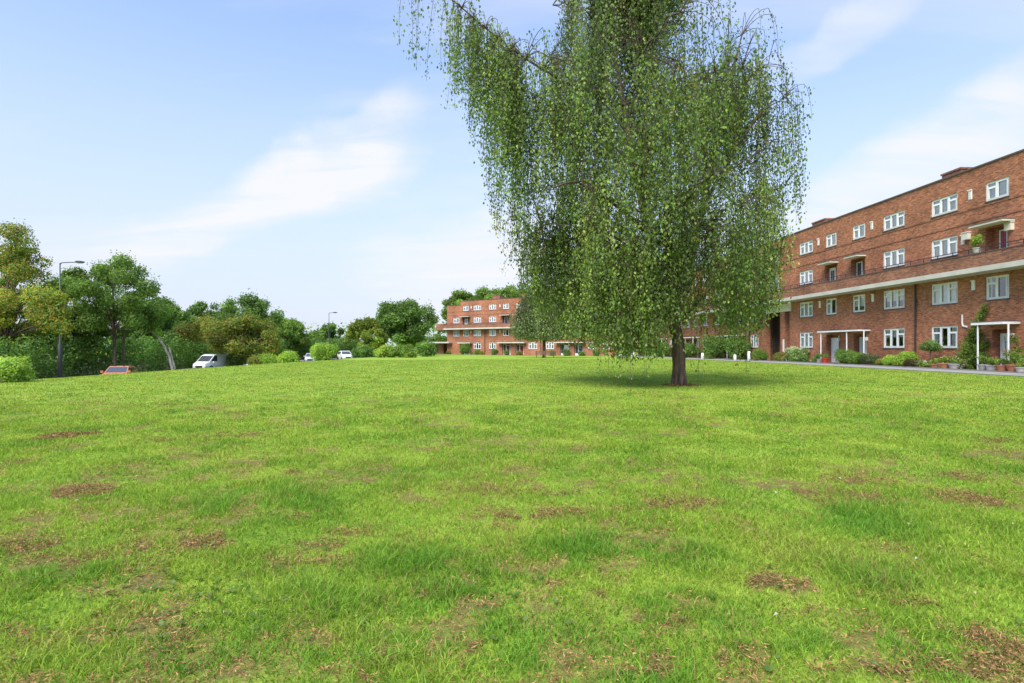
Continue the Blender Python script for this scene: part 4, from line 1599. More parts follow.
def vehicle(name, label, X, Y, rz, paint, L=4.2, W=1.76, H=1.48, van=False, cat='car', group=None):
    """front is +x. body > parts: windows, wheels, lights, mirrors"""
    g = float(gz(X, Y)) + 0.02
    r = empty(name, (X, Y, g), label, cat, group, rz)
    hw = W / 2
    if van:
        prof = [(-.5, .28, .62, 0), (-.495, .25, 1.0, 0), (-.47, .22, 1.08, 0), (.16, .22, 1.10, 0), (.34, .22, 1.05, 0), (.44, .24, .92, 0), (.485, .28, .75, 0), (.5, .34, .6, 0)]
        cab = [(-.49, 1.0), (-.475, H - .06), (-.40, H), (.08, H), (.17, H - .12), (.37, 1.02)]
    else:
        prof = [(-.5, .34, .70, 0), (-.49, .26, .88, 0), (-.44, .22, .93, 0), (-.1, .2, .92, 0), (.2, .2, .92, 0), (.36, .22, .84, 0), (.47, .25, .70, 0), (.5, .34, .56, 0)]
        cab = [(-.46, .90), (-.36, H - .14), (-.26, H - .02), (-.05, H), (.06, H - .03), (.26, .90)]
    mb = MB()
    secs = []
    for f, z0, z1, _ in prof:
        e = 1 - 0.13 * max(0, abs(f) - .38) / .12
        w = hw * e
        x = f * L
        secs.append([(x, -w * .92, z0), (x, w * .92, z0), (x, w, (z0 + z1) * .5), (x, w * .94, z1), (x, -w * .94, z1), (x, -w, (z0 + z1) * .5)])
    loft(mb, secs)
    # cabin
    secs = []
    n = len(cab)
    for f, z in cab:
        tz = (z - .9) / (H - .9)
        w = hw * (.93 - (.07 if van else .17) * tz)
        secs.append([(f * L, -hw * .93, .88), (f * L, hw * .93, .88), (f * L, w, z), (f * L, -w, z)])
    loft(mb, secs)
    body = mb.build('body', M[paint], r, True, bevel=.03)
    for p in body.data.polygons:
        p.use_smooth = False
    # glass: windscreen, rear and side windows, set just proud of the cabin

    def wat(z):
        tz = (z - .9) / (H - .9)
        return hw * (.93 - (.07 if van else .17) * tz)
    zb = 1.08 if van else .96
    g1 = MB()
    (fa, za), (fb_, zb_) = cab[-2], cab[-1]
    nx_ = Vector((za - zb_, 0, (fb_ - fa) * L)).normalized() * .012
    pt = lambda t, sgn, k=.90: (L * (fa + (fb_ - fa) * t) + nx_.x, sgn * wat(za + (zb_ - za) * t) * k, za + (zb_ - za) * t + nx_.z)
    g1.quad(pt(.92, -1), pt(.92, 1), pt(.10, 1), pt(.10, -1))
    g1.build('windscreen', M['carglass'], r)
    (fa2, za2), (fb2, zb2) = cab[1], cab[0]
    g2 = MB()
    pr_ = lambda t, sgn: (L * (fa2 + (fb2 - fa2) * t) - .015, sgn * wat(za2 + (zb2 - za2) * t) * .86, za2 + (zb2 - za2) * t + .004)
    g2.quad(pr_(.9, 1), pr_(.9, -1), pr_(.12, -1), pr_(.12, 1))
    g2.build('rear_window', M['carglass'], r)
    zt = H - .16
    spans = [(.0, .135, .10, .31)] if van else [(-.12, .06, -.13, .215), (-.345, -.14, -.40, -.15)]
    for sgn in (-1, 1):
        for a0, a1, b0, b1 in spans:
            gs = MB()
            q = [(b0 * L, sgn * (wat(zb) + .008), zb), (b1 * L, sgn * (wat(zb) + .008), zb), (a1 * L, sgn * (wat(zt) + .008), zt), (a0 * L, sgn * (wat(zt) + .008), zt)]
            if van:
                q = [(.08 * L, q[0][1], zb), (.31 * L, q[1][1], zb), (.17 * L, q[2][1], zt), (.08 * L, q[3][1], zt)]
            gs.quad(*(q if sgn < 0 else q[::-1]))
            gs.build('side_window', M['carglass'], r)
        mr = MB()
        mx = .24 * L
        mr.box(mx - .06, mx + .08, sgn * hw * .97, sgn * (hw * .97 + .17), .93, 1.10) if sgn > 0 else mr.box(mx - .06, mx + .08, sgn * (hw * .97 + .17), sgn * hw * .97, .93, 1.10)
        mr.build('wing_mirror', M[paint], r)
        hl = MB()
        x = .478 * L
        ya, yb = sgn * hw * .50, sgn * hw * .86
        hl.box(x - .1, x + .03, min(ya, yb), max(ya, yb), .60, .74 if not van else .84)
        hl.build('headlight', M['lens'], r, bevel=.02)
        tl = MB()
        x = -.497 * L
        ya, yb = sgn * hw * .70, sgn * hw * .90
        tl.box(x - .012, x + .1, min(ya, yb), max(ya, yb), .62, .88)
        tl.build('tail_light', M['redlens'], r)
        for wx in (-.31, .31):
            t = MB()
            R = .32
            pts = [(R * .62, .0), (R * .95, .0), (R, .03), (R, .17), (R * .95, .2), (R * .62, .2)]
            N = 20
            b = len(t.v)
            for rr_, yy in pts:
                for i in range(N):
                    a = 2 * math.pi * i / N
                    t.v.append((wx * L + rr_ * math.cos(a), sgn * (hw - .19 + yy), R + rr_ * math.sin(a) - .02))
            for j in range(len(pts) - 1):
                for i in range(N):
                    k = (i + 1) % N
                    t.f.append((b + j * N + i, b + j * N + k, b + (j + 1) * N + k, b + (j + 1) * N + i))
            t.f.append(tuple(b + i for i in range(N)))
            wl = t.build('wheel', M['rubber'], r)
            rm = MB()
            c = len(rm.v)
            for yy, rr_ in ((.155, R * .61), (.175, R * .5), (.165, R * .1)):
                for i in range(N):
                    a = 2 * math.pi * i / N
                    rm.v.append((wx * L + rr_ * math.cos(a), sgn * (hw - .19 + yy), R + rr_ * math.sin(a) - .02))
            for j in range(2):
                for i in range(N):
                    k = (i + 1) % N
                    rm.f.append((c + j * N + i, c + j * N + k, c + (j + 1) * N + k, c + (j + 1) * N + i))
            rm.f.append(tuple(c + 2 * N + i for i in range(N)))
            rm.build('rim', M['steel'], wl)
    gr = MB()
    gr.box(.494 * L, .505 * L, -hw * .46, hw * .46, .38, .60)
    gr.build('grille', M['plastic'], r)
    return r


vehicle('parked_car', 'copper orange hatchback whose roof and windows just show above the lawn at left', at(120, 46), 46, math.radians(-72), 'copper', 4.1, 1.74, 1.42)
vehicle('parked_van', 'white van facing the camera under the small browning tree', at(213, 70), 70, math.radians(-100), 'whitecar', 4.9, 1.95, 1.95, True, 'van')
vehicle('parked_car', 'white car glimpsed just right of the clipped round bush', at(345, 92), 92, math.radians(-60), 'whitecar', 4.2, 1.75, 1.5, group='cars glimpsed between the bushes')
vehicle('parked_car', 'silver car glimpsed between the low clipped bush and the round bush', at(311, 92), 92, math.radians(-75), 'silvercar', 4.2, 1.75, 1.5, group='cars glimpsed between the bushes')


def bollard(px, py, label, h=.75, w=.14, Y=None):
    Y = Y or 50
    X = at(px, Y)
    g = float(gz(X, Y))
    m = MB()
    m.lathe(0, 0, [(w, -.1), (w, h - .12), (w * .9, h - .08), (w * .85, h - .03), (w * .4, h)], 12)
    o = m.build('bollard', M['white'], None, True)
    o.location = (X, Y, g)
    tag(o, label, 'bollard', 'white posts along the path edge')


bollard(702.5, 360, 'white post standing just right of the birch trunk', Y=57)
bollard(735, 361, 'white post under the shrubs, left one of the close pair', .62, Y=55)
bollard(749, 362, 'white post nearest the tall brick passage', .95, .15, Y=54)
bollard(248.5, 367, 'white post at the foot of the browning tree', .8, .25, Y=68)
m = MB()
m.box(-.09, .09, -.09, .09, -.1, 1.3)
m.box(-.12, .12, -.12, .12, 1.303, 1.36)
o = m.build('wooden_post', M['wood'])
Xp = at(265.5, 66)
o.location = (Xp, 66, float(gz(Xp, 66)))
tag(o, 'short brown wooden post at the left end of the low clipped bush', 'post')

# bench beside the small weeping tree
Xb, Yb = at(545, 74), 74
bench = empty('park_bench', (Xb, Yb, float(gz(Xb, Yb))), 'brown wooden bench on the lawn beside the small weeping tree', 'bench')
m = MB()
for i in range(4):
    m.box(-1.25, 1.25, -.25 + i * .13, -.14 + i * .13, .42, .46)
m.build('seat', M['wood'], bench)
m = MB()
for i in range(4):
    m.box(-1.25, 1.25, .27, .31, .52 + i * .11, .60 + i * .11)
m.build('backrest', M['wood'], bench)
for sx in (-1.1, 0, 1.1):
    m = MB()
    m.box(sx - .05, sx + .05, -.22, -.14, -.1, .418)
    m.build('leg', M['wood'], bench)
    m = MB()
    m.box(sx - .05, sx + .05, .20, .268, -.1, .95)
    m.build('leg', M['wood'], bench)
for sx in (-1.2, 1.2):
    m = MB()
    m.box(sx - .04, sx + .04, -.26, .268, .62, .67)
    m.box(sx - .04, sx + .04, -.24, -.17, .463, .617)
    m.build('armrest', M['wood'], bench)

# ------------------------------------------------------------------ hedge, trees along the street
rh = np.random.default_rng(77)
hroot = empty('hedge', (-42.5, 47, float(gz(-42.5, 47))), 'long dark ivy clad hedge along the far side of the street', 'hedge')
hb = NB()
lob = []
for y in np.arange(16, 128, 1.0):
    x = float(road_c(y)) - 7.6
    g = float(gz(x, y))
    for k in range(4):
        lob.append((x + rh.normal(0, .35) + .2, y + rh.normal(0, .4), g + .35 + k * .95 + rh.normal(0, .14), rh.uniform(.75, 1.05)))
hb.add(*lobes_foliage(np.array(lob) - np.array([-42.5, 47, float(gz(-42.5, 47)), 0]), 75000, 0.21, [(0.09, 0.175, 0.05), (0.12, 0.215, 0.058), (0.07, 0.14, 0.043), (0.16, 0.255, 0.065)], rh, .75, .2, .72, .16))
hb.build('foliage', M['leaf'], hroot)
tree('chestnut_tree', 'tall tree with yellowing leaves at the left edge of the photo', 6, 52, 219, 47, 356, YELL + GREEN, 12500, trunks=1, nl=34, seed=1, extra=[(*(np.array(W(a, b, 47.5)) - np.array([at(6, 52), 52, float(gz(at(6, 52), 52))])), r) for a, b, r in [(40, 296, 1.3), (50, 300, 1.1), (57, 312, 1.1), (52, 322, 1.2), (62, 326, .9), (44, 312, 1.3), (60, 298, .7)]])
tree('street_tree', 'fresh green bushy tree directly behind the tall street lamp', 74, 57, 265, 34, 356, GREEN + LIGHT, 9000, nl=26, seed=2)
tree('street_tree', 'three stemmed dark tree with brown tinged top right of the lamp', 118, 56, 252, 42, 338, DARKG + BROWN[:2] + GREEN, 9500, trunks=3, nl=30, bark='bark2', seed=3, shell=.5)
tree('street_tree', 'dark green tree behind the leaning pale trunk', 163, 76, 297, 29, 352, DARKG + GREEN[:1], 8000, nl=26, seed=4)
tree('street_tree', 'dark leafy tree behind the white van', 196, 84, 302, 24, 355, DARKG, 6500, nl=22, seed=5)
tree('street_tree', 'sparse topped dark tree rising behind the small browning tree', 241, 98, 292, 33, 335, DARKG + GREEN[:1], 4200, nl=20, seed=6, shell=.4)
tree('small_tree', 'small spreading tree with browning leaves standing over the white van', 233, 72, 314, 43, 356, BROWN + [(0.16, 0.19, 0.04)], 9000, nl=30, bark='palebark', seed=7, flat=.75)
tree('street_tree', 'bright yellow green shrubby tree left of the browning tree', 194, 79, 318, 12, 352, LIGHT, 2600, nl=12, seed=8)
tree('street_tree', 'rounded green tree right of the browning tree', 287, 100, 319, 24, 356, GREEN + LIGHT[:1], 6000, nl=22, seed=9)
tree('street_tree', 'low mid green tree behind the clipped round bush', 312, 112, 333, 16, 358, GREEN, 3200, nl=16, seed=10)
tree('street_tree', 'small dark crowned tree around the distant lamp', 330, 118, 322, 17, 356, DARKG + GREEN[:1], 4200, nl=18, seed=11)
tree('street_tree', 'yellow green leafy tree left of the big oak', 366, 98, 317, 20, 352, LIGHT + YELL[:2], 5200, nl=20, seed=12)
tree('oak_tree', 'big dense dark oak rising left of the far flats', 405, 108, 299, 30, 360, DARKG + DARKG + GREEN, 12000, nl=50, seed=13)
tree('street_tree', 'low green tree between the big oak and the far flats', 437, 140, 334, 12, 354, GREEN, 2800, nl=14, seed=14)
tree('street_tree', 'dull olive tree in the gap left of the yellow green tree', 346, 122, 336, 15, 356, GREEN + BROWN[:1], 3000, nl=14, seed=15)
for i, (px, Y, top, r, lab) in enumerate([(460, 146, 292, 14, 'leftmost treetop showing above the far flats'), (483, 148, 289, 15, 'treetop above the far flats just left of their chimney'), (508, 146, 286, 18, 'treetop above the far flats right of the left chimney'),
                                          (536, 145, 285, 18, 'treetop above the far flats at the left edge of the birch'), (566, 143, 287, 18, 'treetop above the far flats seen through the birch')]):
    tree('background_tree', lab, px, Y, top - 3, r + 8, 345, GREEN + LIGHT[:1] + BROWN[:1], 5200, nl=34, group='trees behind the far flats', seed=40 + i)
for i, (px, Y, top, r, lab) in enumerate([(-32, 60, 250, 40, 'tree beyond the hedge left of the photo edge'), (44, 66, 300, 26, 'tree beyond the hedge between the yellowing and the fresh green tree'), (142, 90, 300, 24, 'tree beyond the hedge right of the three stemmed tree'),
                                          (214, 112, 310, 22, 'tree beyond the hedge above the van'), (268, 122, 314, 22, 'tree beyond the hedge right of the sparse topped tree')]):
    tree('background_tree', 'dark green ' + lab, px, Y, top, r, 352, DARKG + GREEN[:2], 4500, nl=20, group='trees beyond the hedge', seed=60 + i)

# leaning pale trunk with a leafy head
Yl = 58.0
pts = [(174.5, 369), (169, 356), (164, 346), (158, 337), (151, 331), (143, 327), (134, 325)]
bl = (at(174.5, Yl), Yl, float(gz(at(174.5, Yl), Yl)))
lt = empty('leaning_tree', bl, 'bare pale trunk leaning over to the left in front of the hedge', 'tree')
nb = NB()
P = np.array([W(x, y, Yl) for x, y in pts]) - np.array(bl)
P[0, 2] = -.2
nb.add(*tube_np(P, [.14, .12, .11, .095, .085, .07, .04], 9))
P2 = np.array([W(175, 369, Yl + .2), W(172, 358, Yl + .2), W(169, 347, Yl + .2)]) - np.array(bl)
nb.add(*tube_np(P2, [.10, .09, .08], 8))
nb.build('trunk', M['palebark'], lt, True)
lv = NB()
lobl = [(*(np.array(W(x, y, Yl)) - np.array(bl)), r) for x, y, r in [(140, 322, .9), (150, 326, .7), (132, 326, .8), (158, 332, .5)]]
lv.add(*lobes_foliage(lobl, 700, .24, LIGHT + GREEN[:2], rh, .6, .4, .4))
lv.build('crown', M['leaf'], lt)

# far wood closing the view beyond the street
wb_ = NB()
lob = []
for x in np.arange(-190, 60, 4.5):
    y = 165 + 10 * math.sin(x * .1) + rh.normal(0, 4)
    for k in range(2):
        lob.append((x + rh.normal(0, 2), y + rh.normal(0, 3), 0.5 + k * 3.6 + rh.normal(0, .8), rh.uniform(3, 4.6)))
for y in np.arange(20, 160, 4.5):
    for k in range(2):
        lob.append((-62 + rh.normal(0, 2), y, -.5 + k * 3.6 + rh.normal(0, .8), rh.uniform(3, 4.4)))
wb_.add(*lobes_foliage(lob, 26000, .75, DARKG + GREEN[:2], rh, .7, .3, .6))
tag(wb_.build('far_wood', M['leaf']), 'far band of dark trees closing the view beyond the street', 'trees', kind='stuff')

# ------------------------------------------------------------------ bushes on the lawn


def bush_px(name, label, px, Y, wpx, toppy, cols, n=2200, size=.14, depth=None, **kw):
    size = max(size, 1.5 / F * Y)
    X = at(px, Y)
    g = float(gz(X, Y))
    w = wpx / F * Y
    return bush(name, label, X, Y, w, depth or w, zat(toppy, Y) - g, cols, n, size, **kw)


bush_px('bush', 'low russet shrub at the foot of the browning tree', 255, 67.5, 17, 354, BROWN, 1200, .15, smoothness=.5)
bush_px('bush', 'dark browning undergrowth between the white van and the pale tree trunk', 236, 71, 20, 349, DARKG + BROWN[3:5], 1800, .15, smoothness=.5)
BR = [(0.24, 0.36, 0.06), (0.31, 0.43, 0.075), (0.17, 0.275, 0.05)]
bush_px('bush', 'loose green bush on the lawn at the left edge of the photo', 6, 22.8, 46, 355, [(0.27, 0.40, 0.09), (0.35, 0.47, 0.11), (0.18, 0.29, 0.06)], 5200, .11, smoothness=.65, nl=24)
bush_px('clipped_bush', 'low clipped pale green bush at the post, left one of the pair', 271, 66, 22, 353, BR, 2200, .13, smoothness=.85)
bush_px('clipped_bush', 'clipped bush overlapping the low pale one, right of the pair', 287, 67, 24, 350, BR, 2400, .13, smoothness=.85)
bush_px('clipped_bush', 'large clipped round bush standing alone, dark below and bright on top', 325, 64, 33, 342, GREEN[3:] + BR, 4800, .12, smoothness=.88)
bush_px('bush', 'dark green rounded shrub left of the rose bushes', 362, 84, 23, 345, DARKG + GREEN[:1], 2400, .15, smoothness=.8)
bush_px('bush', 'pale loose shrub, left half of the wide clump below the oak', 384, 82, 22, 344, BR + YELL[:1], 2200, .15, smoothness=.6)
bush_px('bush', 'leafy green shrub, right half of the wide clump below the oak', 400, 82, 28, 343, GREEN + LIGHT, 2800, .15, smoothness=.65)
bush_px('bush', 'dark green rounded shrub beside the far flats entrance', 427, 92, 25, 341, GREEN + DARKG, 3000, .16, smoothness=.75)
bush_px('bush', 'low sprawling green shrub in front of the wide clump', 411, 80, 14, 351, LIGHT, 900, .15, smoothness=.6)

# ------------------------------------------------------------------ planting and pots along the right-hand flats


def bed(px, u):
    p = us(u, s_of(px, u))
    return float(p[0]), float(p[1])


def bush_u(name, label, px, u, w, h, cols, n=1500, size=.09, **kw):
    X, Y = bed(px, u)
    return bush(name, label, X, Y, w, kw.pop('d', w * .8), h, cols, n, size, **kw)


WHITE = [(0.75, 0.75, 0.72), (0.66, 0.68, 0.6)]
PINK = [(0.55, 0.2, 0.25), (0.6, 0.4, 0.4)]
REDF = [(0.5, 0.05, 0.05), (0.55, 0.25, 0.2)]
bush_u('hydrangea', 'white flowering hydrangea right of the tall passage', 797, 27.9, 2.2, 1.35, GREEN, 2600, .10, flowers=WHITE, nfl=190, cat='shrub')
bush_u('shrub', 'dark low shrub in front of the white hydrangea', 803, 27.5, 1.8, .75, DARKG, 1500, .09, cat='shrub')
bush_u('shrub', 'small rust leaved shrub at the foot of the passage pier', 777, 27.8, 1.2, .9, BROWN, 1000, .09, cat='shrub')
bush_u('shrub', 'loose green shrub left of the passage', 762, 27.6, 1.8, 1.3, GREEN + LIGHT, 1800, .10, cat='shrub', smoothness=.5)
bush_u('shrub', 'tall green shrub between the two doors of the double porch', 848, 27.7, 1.9, 1.25, GREEN + DARKG, 2600, .09, cat='shrub', smoothness=.5)
bush_u('shrub', 'spreading shrub in front of the second porch door', 858, 27.6, 1.6, 1.0, GREEN + BROWN[:1], 1900, .09, cat='shrub', smoothness=.5)
bush_u('shrub', 'grey green feathery shrub left of the low hedge', 871, 27.8, 1.5, .95, [(0.12, 0.15, 0.07), (0.09, 0.12, 0.05)], 1700, .08, cat='shrub', smoothness=.5)
bush_u('shrub', 'bright low hedge shrub under the ground floor window, left end', 890, 27.7, 1.7, .85, BR, 2200, .08, cat='shrub', smoothness=.75)
bush_u('shrub', 'bright low hedge shrub beside the drainpipe', 905, 27.75, 1.7, 1.05, BR, 2200, .08, cat='shrub', smoothness=.75)
bush_u('shrub', 'dull purple leaved low shrub below the drainpipe', 911, 27.4, 1.2, .6, [(0.10, 0.05, 0.04), (0.08, 0.09, 0.03)], 1100, .08, cat='shrub', smoothness=.6)
bush_u('shrub', 'low flowering plant under the topiary', 928, 27.5, .9, .5, LIGHT, 900, .07, flowers=WHITE, nfl=16, cat='shrub')
bush_u('shrub', 'small grey leaved plant right of the terracotta trough', 957, 27.7, .9, .65, [(0.16, 0.18, 0.12), (0.10, 0.13, 0.07)], 900, .07, flowers=WHITE, nfl=12, cat='shrub')
# big leafy shrubs behind the birch trunk
for px, u, w, h, lab in [(716, 27.4, 3.2, 3.2, 'large leafy shrub behind the birch trunk, left of two'), (738, 27.6, 3.0, 2.7, 'large leafy shrub behind the birch, nearer the passage'), (690, 27.5, 2.6, 2.2, 'dark shrub seen just right of the birch trunk'),
                         (664, 27.5, 2.6, 2.4, 'dark shrub seen just left of the birch trunk'), (648, 27.6, 3.0, 2.0, 'dark shrub low behind the hanging shoots')]:
    bush_u('shrub', lab, px, u, w, h, GREEN + DARKG, 3200, .17, cat='shrub', smoothness=.55)
for i, (px, u) in enumerate([(778, 27.5), (785, 27.4), (816, 27.6), (880, 27.4), (920, 27.6), (945, 27.4), (951, 28.2), (966, 28.2)]):
    bush_u('bedding_plant', ['red tinged plant at the near corner of the passage', 'tuft of leaves beside the passage pier', 'low plant left of the white porch post', 'low plant at the left end of the bright hedge', 'tuft between drainpipe and topiary',
                             'low plant in front of the window', 'small plant under the window sill', 'small plant at the foot of the climber'][i], px, u, .8, .55, [REDF, GREEN, DARKG, LIGHT, GREEN, BROWN, GREEN, LIGHT][i] if i else BROWN, 700, .07, cat='plant', seed=i, flowers=[REDF, PINK, WHITE][i % 3], nfl=8, smoothness=.5)

# topiary ball on a stem
X, Y = bed(930.5, 27.9)
t = empty('topiary', (X, Y, float(gz(X, Y))), 'dark topiary ball on a bare stem below the window', 'topiary')
nb = NB()
nb.add(*tube_np([(0, 0, -.1), (.02, 0, .6), (0, 0, 1.2)], [.035, .03, .025], 7))
nb.build('stem', M['bark2'], t)
nb = NB()
nb.add(*lobes_foliage([(0, 0, 1.45, .40), (.2, 0, 1.35, .3), (-.22, .05, 1.4, .3), (.05, -.2, 1.5, .28), (-.5, 0, 1.35, .22), (.5, 0, 1.3, .22)], 2000, .08, DARKG, rh, .6, .4, .7))
nb.build('foliage', M['leaf'], t)


def pot(name, label, px, u, r, h, mat, cols, fh, n=600, fl=None, nfl=0, z=None, pos=None):
    X, Y = pos or bed(px, u)
    g = float(gz(X, Y)) + .04 if z is None else z
    root = empty(name, (X, Y, g), label, 'potted plant', 'pots beside the flats')
    m = MB()
    m.lathe(0, 0, [(r * .68, 0), (r * .74, h * .1), (r * .95, h * .82), (r * 1.05, h * .84), (r * 1.07, h), (r * .95, h), (r * .9, h * .9), (.01, h * .88)], 18)
    m.build('pot', M[mat], root, False)
    nb_ = NB()
    rng = np.random.default_rng(int(px * 3 + u * 11))
    lob = [(rng.normal(0, r * .5), rng.normal(0, r * .5), h + fh * rng.uniform(.25, .75), fh * rng.uniform(.28, .42)) for _ in range(7)]
    V, Q, C = lobes_foliage(lob, n, .075, cols, rng, .5, .4, .4)
    nb_.add(V, Q, C)
    st = NB()
    for i in range(5):
        e = np.array(lob[i][:3])
        st.add(*tube_np(bez((0, 0, h * .85), (e[0] * .3, e[1] * .3, h + fh * .3), e, 5), np.linspace(.012, .005, 5), 4))
    st.build('stem', M['twig'], root)
    nb_.build('foliage', M['leaf'], root)
    if fl is not None:
        fb = NB()
        i = rng.integers(0, len(lob), nfl)
        L = np.asarray(lob)
        P = L[i, :3] + unit(rng.standard_normal((nfl, 3)) + np.array([0, 0, .7])) * L[i, 3][:, None]
        P = np.repeat(P, 5, 0) + .02 * rng.standard_normal((nfl * 5, 3))
        fb.add(*leaves_np(P, rng.standard_normal((nfl * 5, 3)), rng.standard_normal((nfl * 5, 3)), .05, .045, palette(fl, nfl * 5, rng, .08)))
        fb.build('flower', M['leaf'], root)
    return root


pot('potted_plant', 'red pot with a small plant beside the left porch post', 825, 27.6, .26, .42, 'redpot', GREEN, .35)
pot('potted_plant', 'dark leaved plant in a grey pot at the double porch', 818.5, 27.7, .24, .34, 'greypot', DARKG, .5)
pot('potted_plant', 'wide terracotta pot with pale flowers below the ground floor window', 944, 27.35, .38, .36, 'terracotta', LIGHT, .42, 800, PINK, 14)
pot('potted_plant', 'grey stone pot spilling white flowers left of the climber', 954, 27.5, .30, .34, 'greypot', LIGHT, .45, 700, WHITE, 18)
pot('potted_plant', 'terracotta pot of low greenery under the topiary', 936, 27.35, .30, .28, 'terracotta', BR, .35, 700)
pot('potted_plant', 'bushy pot at the left post of the right hand porch', 984, 27.5, .28, .36, 'greypot', GREEN, .55, 800, PINK, 10)
pot('potted_plant', 'dark pot of yellow green leaves in front of the right hand door', 991, 27.4, .26, .34, 'greypot', LIGHT, .4, 700)
pot('potted_plant', 'terracotta pot with a leafy plant at the door step of the right hand porch', 1003.5, 27.3, .30, .36, 'terracotta', GREEN, .40, 700)
pot('potted_plant', 'large terracotta pot with a tall plant right of the right hand porch', 1016, 27.4, .42, .42, 'terracotta', GREEN + BROWN[:1], .8, 1100, REDF, 10)
pot('potted_plant', 'small grey pot beside the large terracotta pot at the right edge', 1021, 27.15, .24, .3, 'greypot', LIGHT, .4, 500, WHITE, 8)
# wire plant stand right of the porch
X, Y = bed(1013.5, 28.3)
ps = empty('plant_stand', (X, Y, float(gz(X, Y)) + .03), 'rusty wire plant stand with trailing plants on the wall right of the door', 'plant stand')
m = MB()
for sx in (-.3, .3):
    m.tube([(sx, 0, 0), (sx, .2, 1.9)], .018, 6)
for z in (.6, 1.1, 1.6):
    m.tube([(-.3, z * .1, z), (.3, z * .1, z)], .014, 6)
    m.box(-.3, .3, z * .1 - .18, z * .1 + .05, z - .02, z)
m.build('rack', M['iron'], ps)
nb = NB()
nb.add(*lobes_foliage([(rh.normal(0, .2), -.05, z + .12, .2) for z in (.6, .6, 1.1, 1.1, 1.6, 1.6, 1.75)], 900, .07, BROWN + GREEN, rh, .6, .4, .4))
nb.build('foliage', M['leaf'], ps)

# climber on the wall, left of the right-hand porch, arching over its canopy
X, Y = bed(975, 28.62)
cl = empty('climbing_plant', (X, Y, float(gz(X, Y))), 'green climber up the brick wall and over the right hand porch', 'climber')
d2 = np.array([-AX[0], -AX[1]])          # along the facade toward the camera


def cpt(px, z):
    p = us(28.55, s_of(px, 28.55))
    return np.array([p[0] - X, p[1] - Y, z])


lob = []
for px, z, r in [(963, .5, .5), (966, 1.0, .5), (969, 1.5, .45), (972, 1.9, .4), (974, 2.3, .35), (971, .6, .5), (976, .7, .45), (977, 1.3, .4), (968, .3, .5), (976, 2.75, .28), (979, 3.1, .25), (982.5, 3.35, .26), (985, 3.65, .2), (984, 1.5, .3), (983, .8, .35), (978, 2.0, .3)]:
    q = cpt(px, z)
    lob.append((q[0], q[1], q[2], r))
L_ = np.array(lob)
nb = NB()
V, Q, C = lobes_foliage(lob, 4200, .10, GREEN + LIGHT, rh, .7, .2, .4)
# keep the leaves outside the wall
uu = (V[:, 0] + X) * PE[0] + (V[:, 1] + Y) * PE[1]
ex = np.clip(uu - 28.76, 0, None)
V[:, 0] -= PE[0] * ex
V[:, 1] -= PE[1] * ex
nb.add(V, Q, C)
nb.build('foliage', M['leaf'], cl)
nb = NB()
for seq in [[(966, 0), (969, 1.2), (974, 2.3), (980, 3.1), (985, 3.65)], [(970, 0), (976, 1.3), (983, 1.6)]]:
    nb.add(*tube_np([cpt(a, b) for a, b in seq], np.linspace(.04, .01, len(seq)), 6))
nb.build('stem', M['twig'], cl)
# plant on the deck parapet
p = us(27.72, s_of(977, 27.72))
pot('potted_plant', 'bright green plant in a pot on the access deck beside the open door', 977, 27.6, .22, .3, 'greypot', LIGHT + BR, .75, 900, z=6.76, pos=(float(p[0]), float(p[1])))

# ------------------------------------------------------------------ planting along the far flats


def fpos(px, off):
    k = fx(px)
    nrm = np.array([ef[1], -ef[0]])          # outward
    q = A + ef * k + nrm * off
    return float(q[0]), float(q[1])


for i, (px, off, w, h, cols, lab) in enumerate([
    (472, 2.2, 2.6, 2.6, DARKG + GREEN, 'big rounded shrub at the far flats between the left door and window'),
    (483, 2.0, 1.5, 1.2, LIGHT, 'pale green shrub right of the big rounded one at the far flats'),
    (487, 1.8, 1.2, .9, YELL, 'yellowish low plant left of the first far window'),
    (500, 1.8, 1.6, 1.4, DARKG, 'dark shrub left of the first red door'),
    (511, 1.8, 1.4, 1.1, GREEN, 'green shrub between the two red doors'),
    (524, 1.8, 1.4, 1.0, BROWN, 'russet shrub right of the second red door'),
    (557, 1.8, 1.4, 1.2, GREEN, 'shrub left of the far white door'),
    (571, 1.8, 1.9, 1.5, DARKG, 'dark shrub between the far white and blue doors'),
    (586, 1.8, 1.4, 1.0, GREEN, 'shrub right of the far blue door'),
    (600, 1.8, 1.6, 1.2, DARKG, 'shrub at the far flats under the birch shoots'),
    (455, 2.0, 1.3, .8, BROWN, 'low reddish plant by the far entrance bay'),
]):
    X, Y = fpos(px, off)
    bush('shrub', lab, X, Y, w, w * .8, h, cols, 1100, .17, cat='shrub', seed=90 + i, smoothness=.55, flowers=PINK if i in (2, 5, 10) else None, nfl=10)
X, Y = fpos(471, .2)
# leafy pot plant on the far deck
pot('potted_plant', 'leafy plant standing on the far access deck', 470, 0, .35, .4, 'terracotta', GREEN, 1.0, 600, z=-0.2 + 5.87, pos=fpos(471.5, .7))
# path in front of the far flats
mb = MB()
V = []
kk = np.arange(-14, LF + .1, 2.0)
nrm = np.array([ef[1], -ef[0]])
for k in kk:
    for w in (3.2, 1.2):
        q = A + ef * k + nrm * w
        V.append((q[0], q[1], float(gz(q[0], q[1])) + .035))
mb.add(V, [(2 * i, 2 * i + 2, 2 * i + 3, 2 * i + 1) for i in range(len(kk) - 1)])
tag(mb.build('path', M['path']), 'pale path in front of the far flats', 'path', kind='structure')

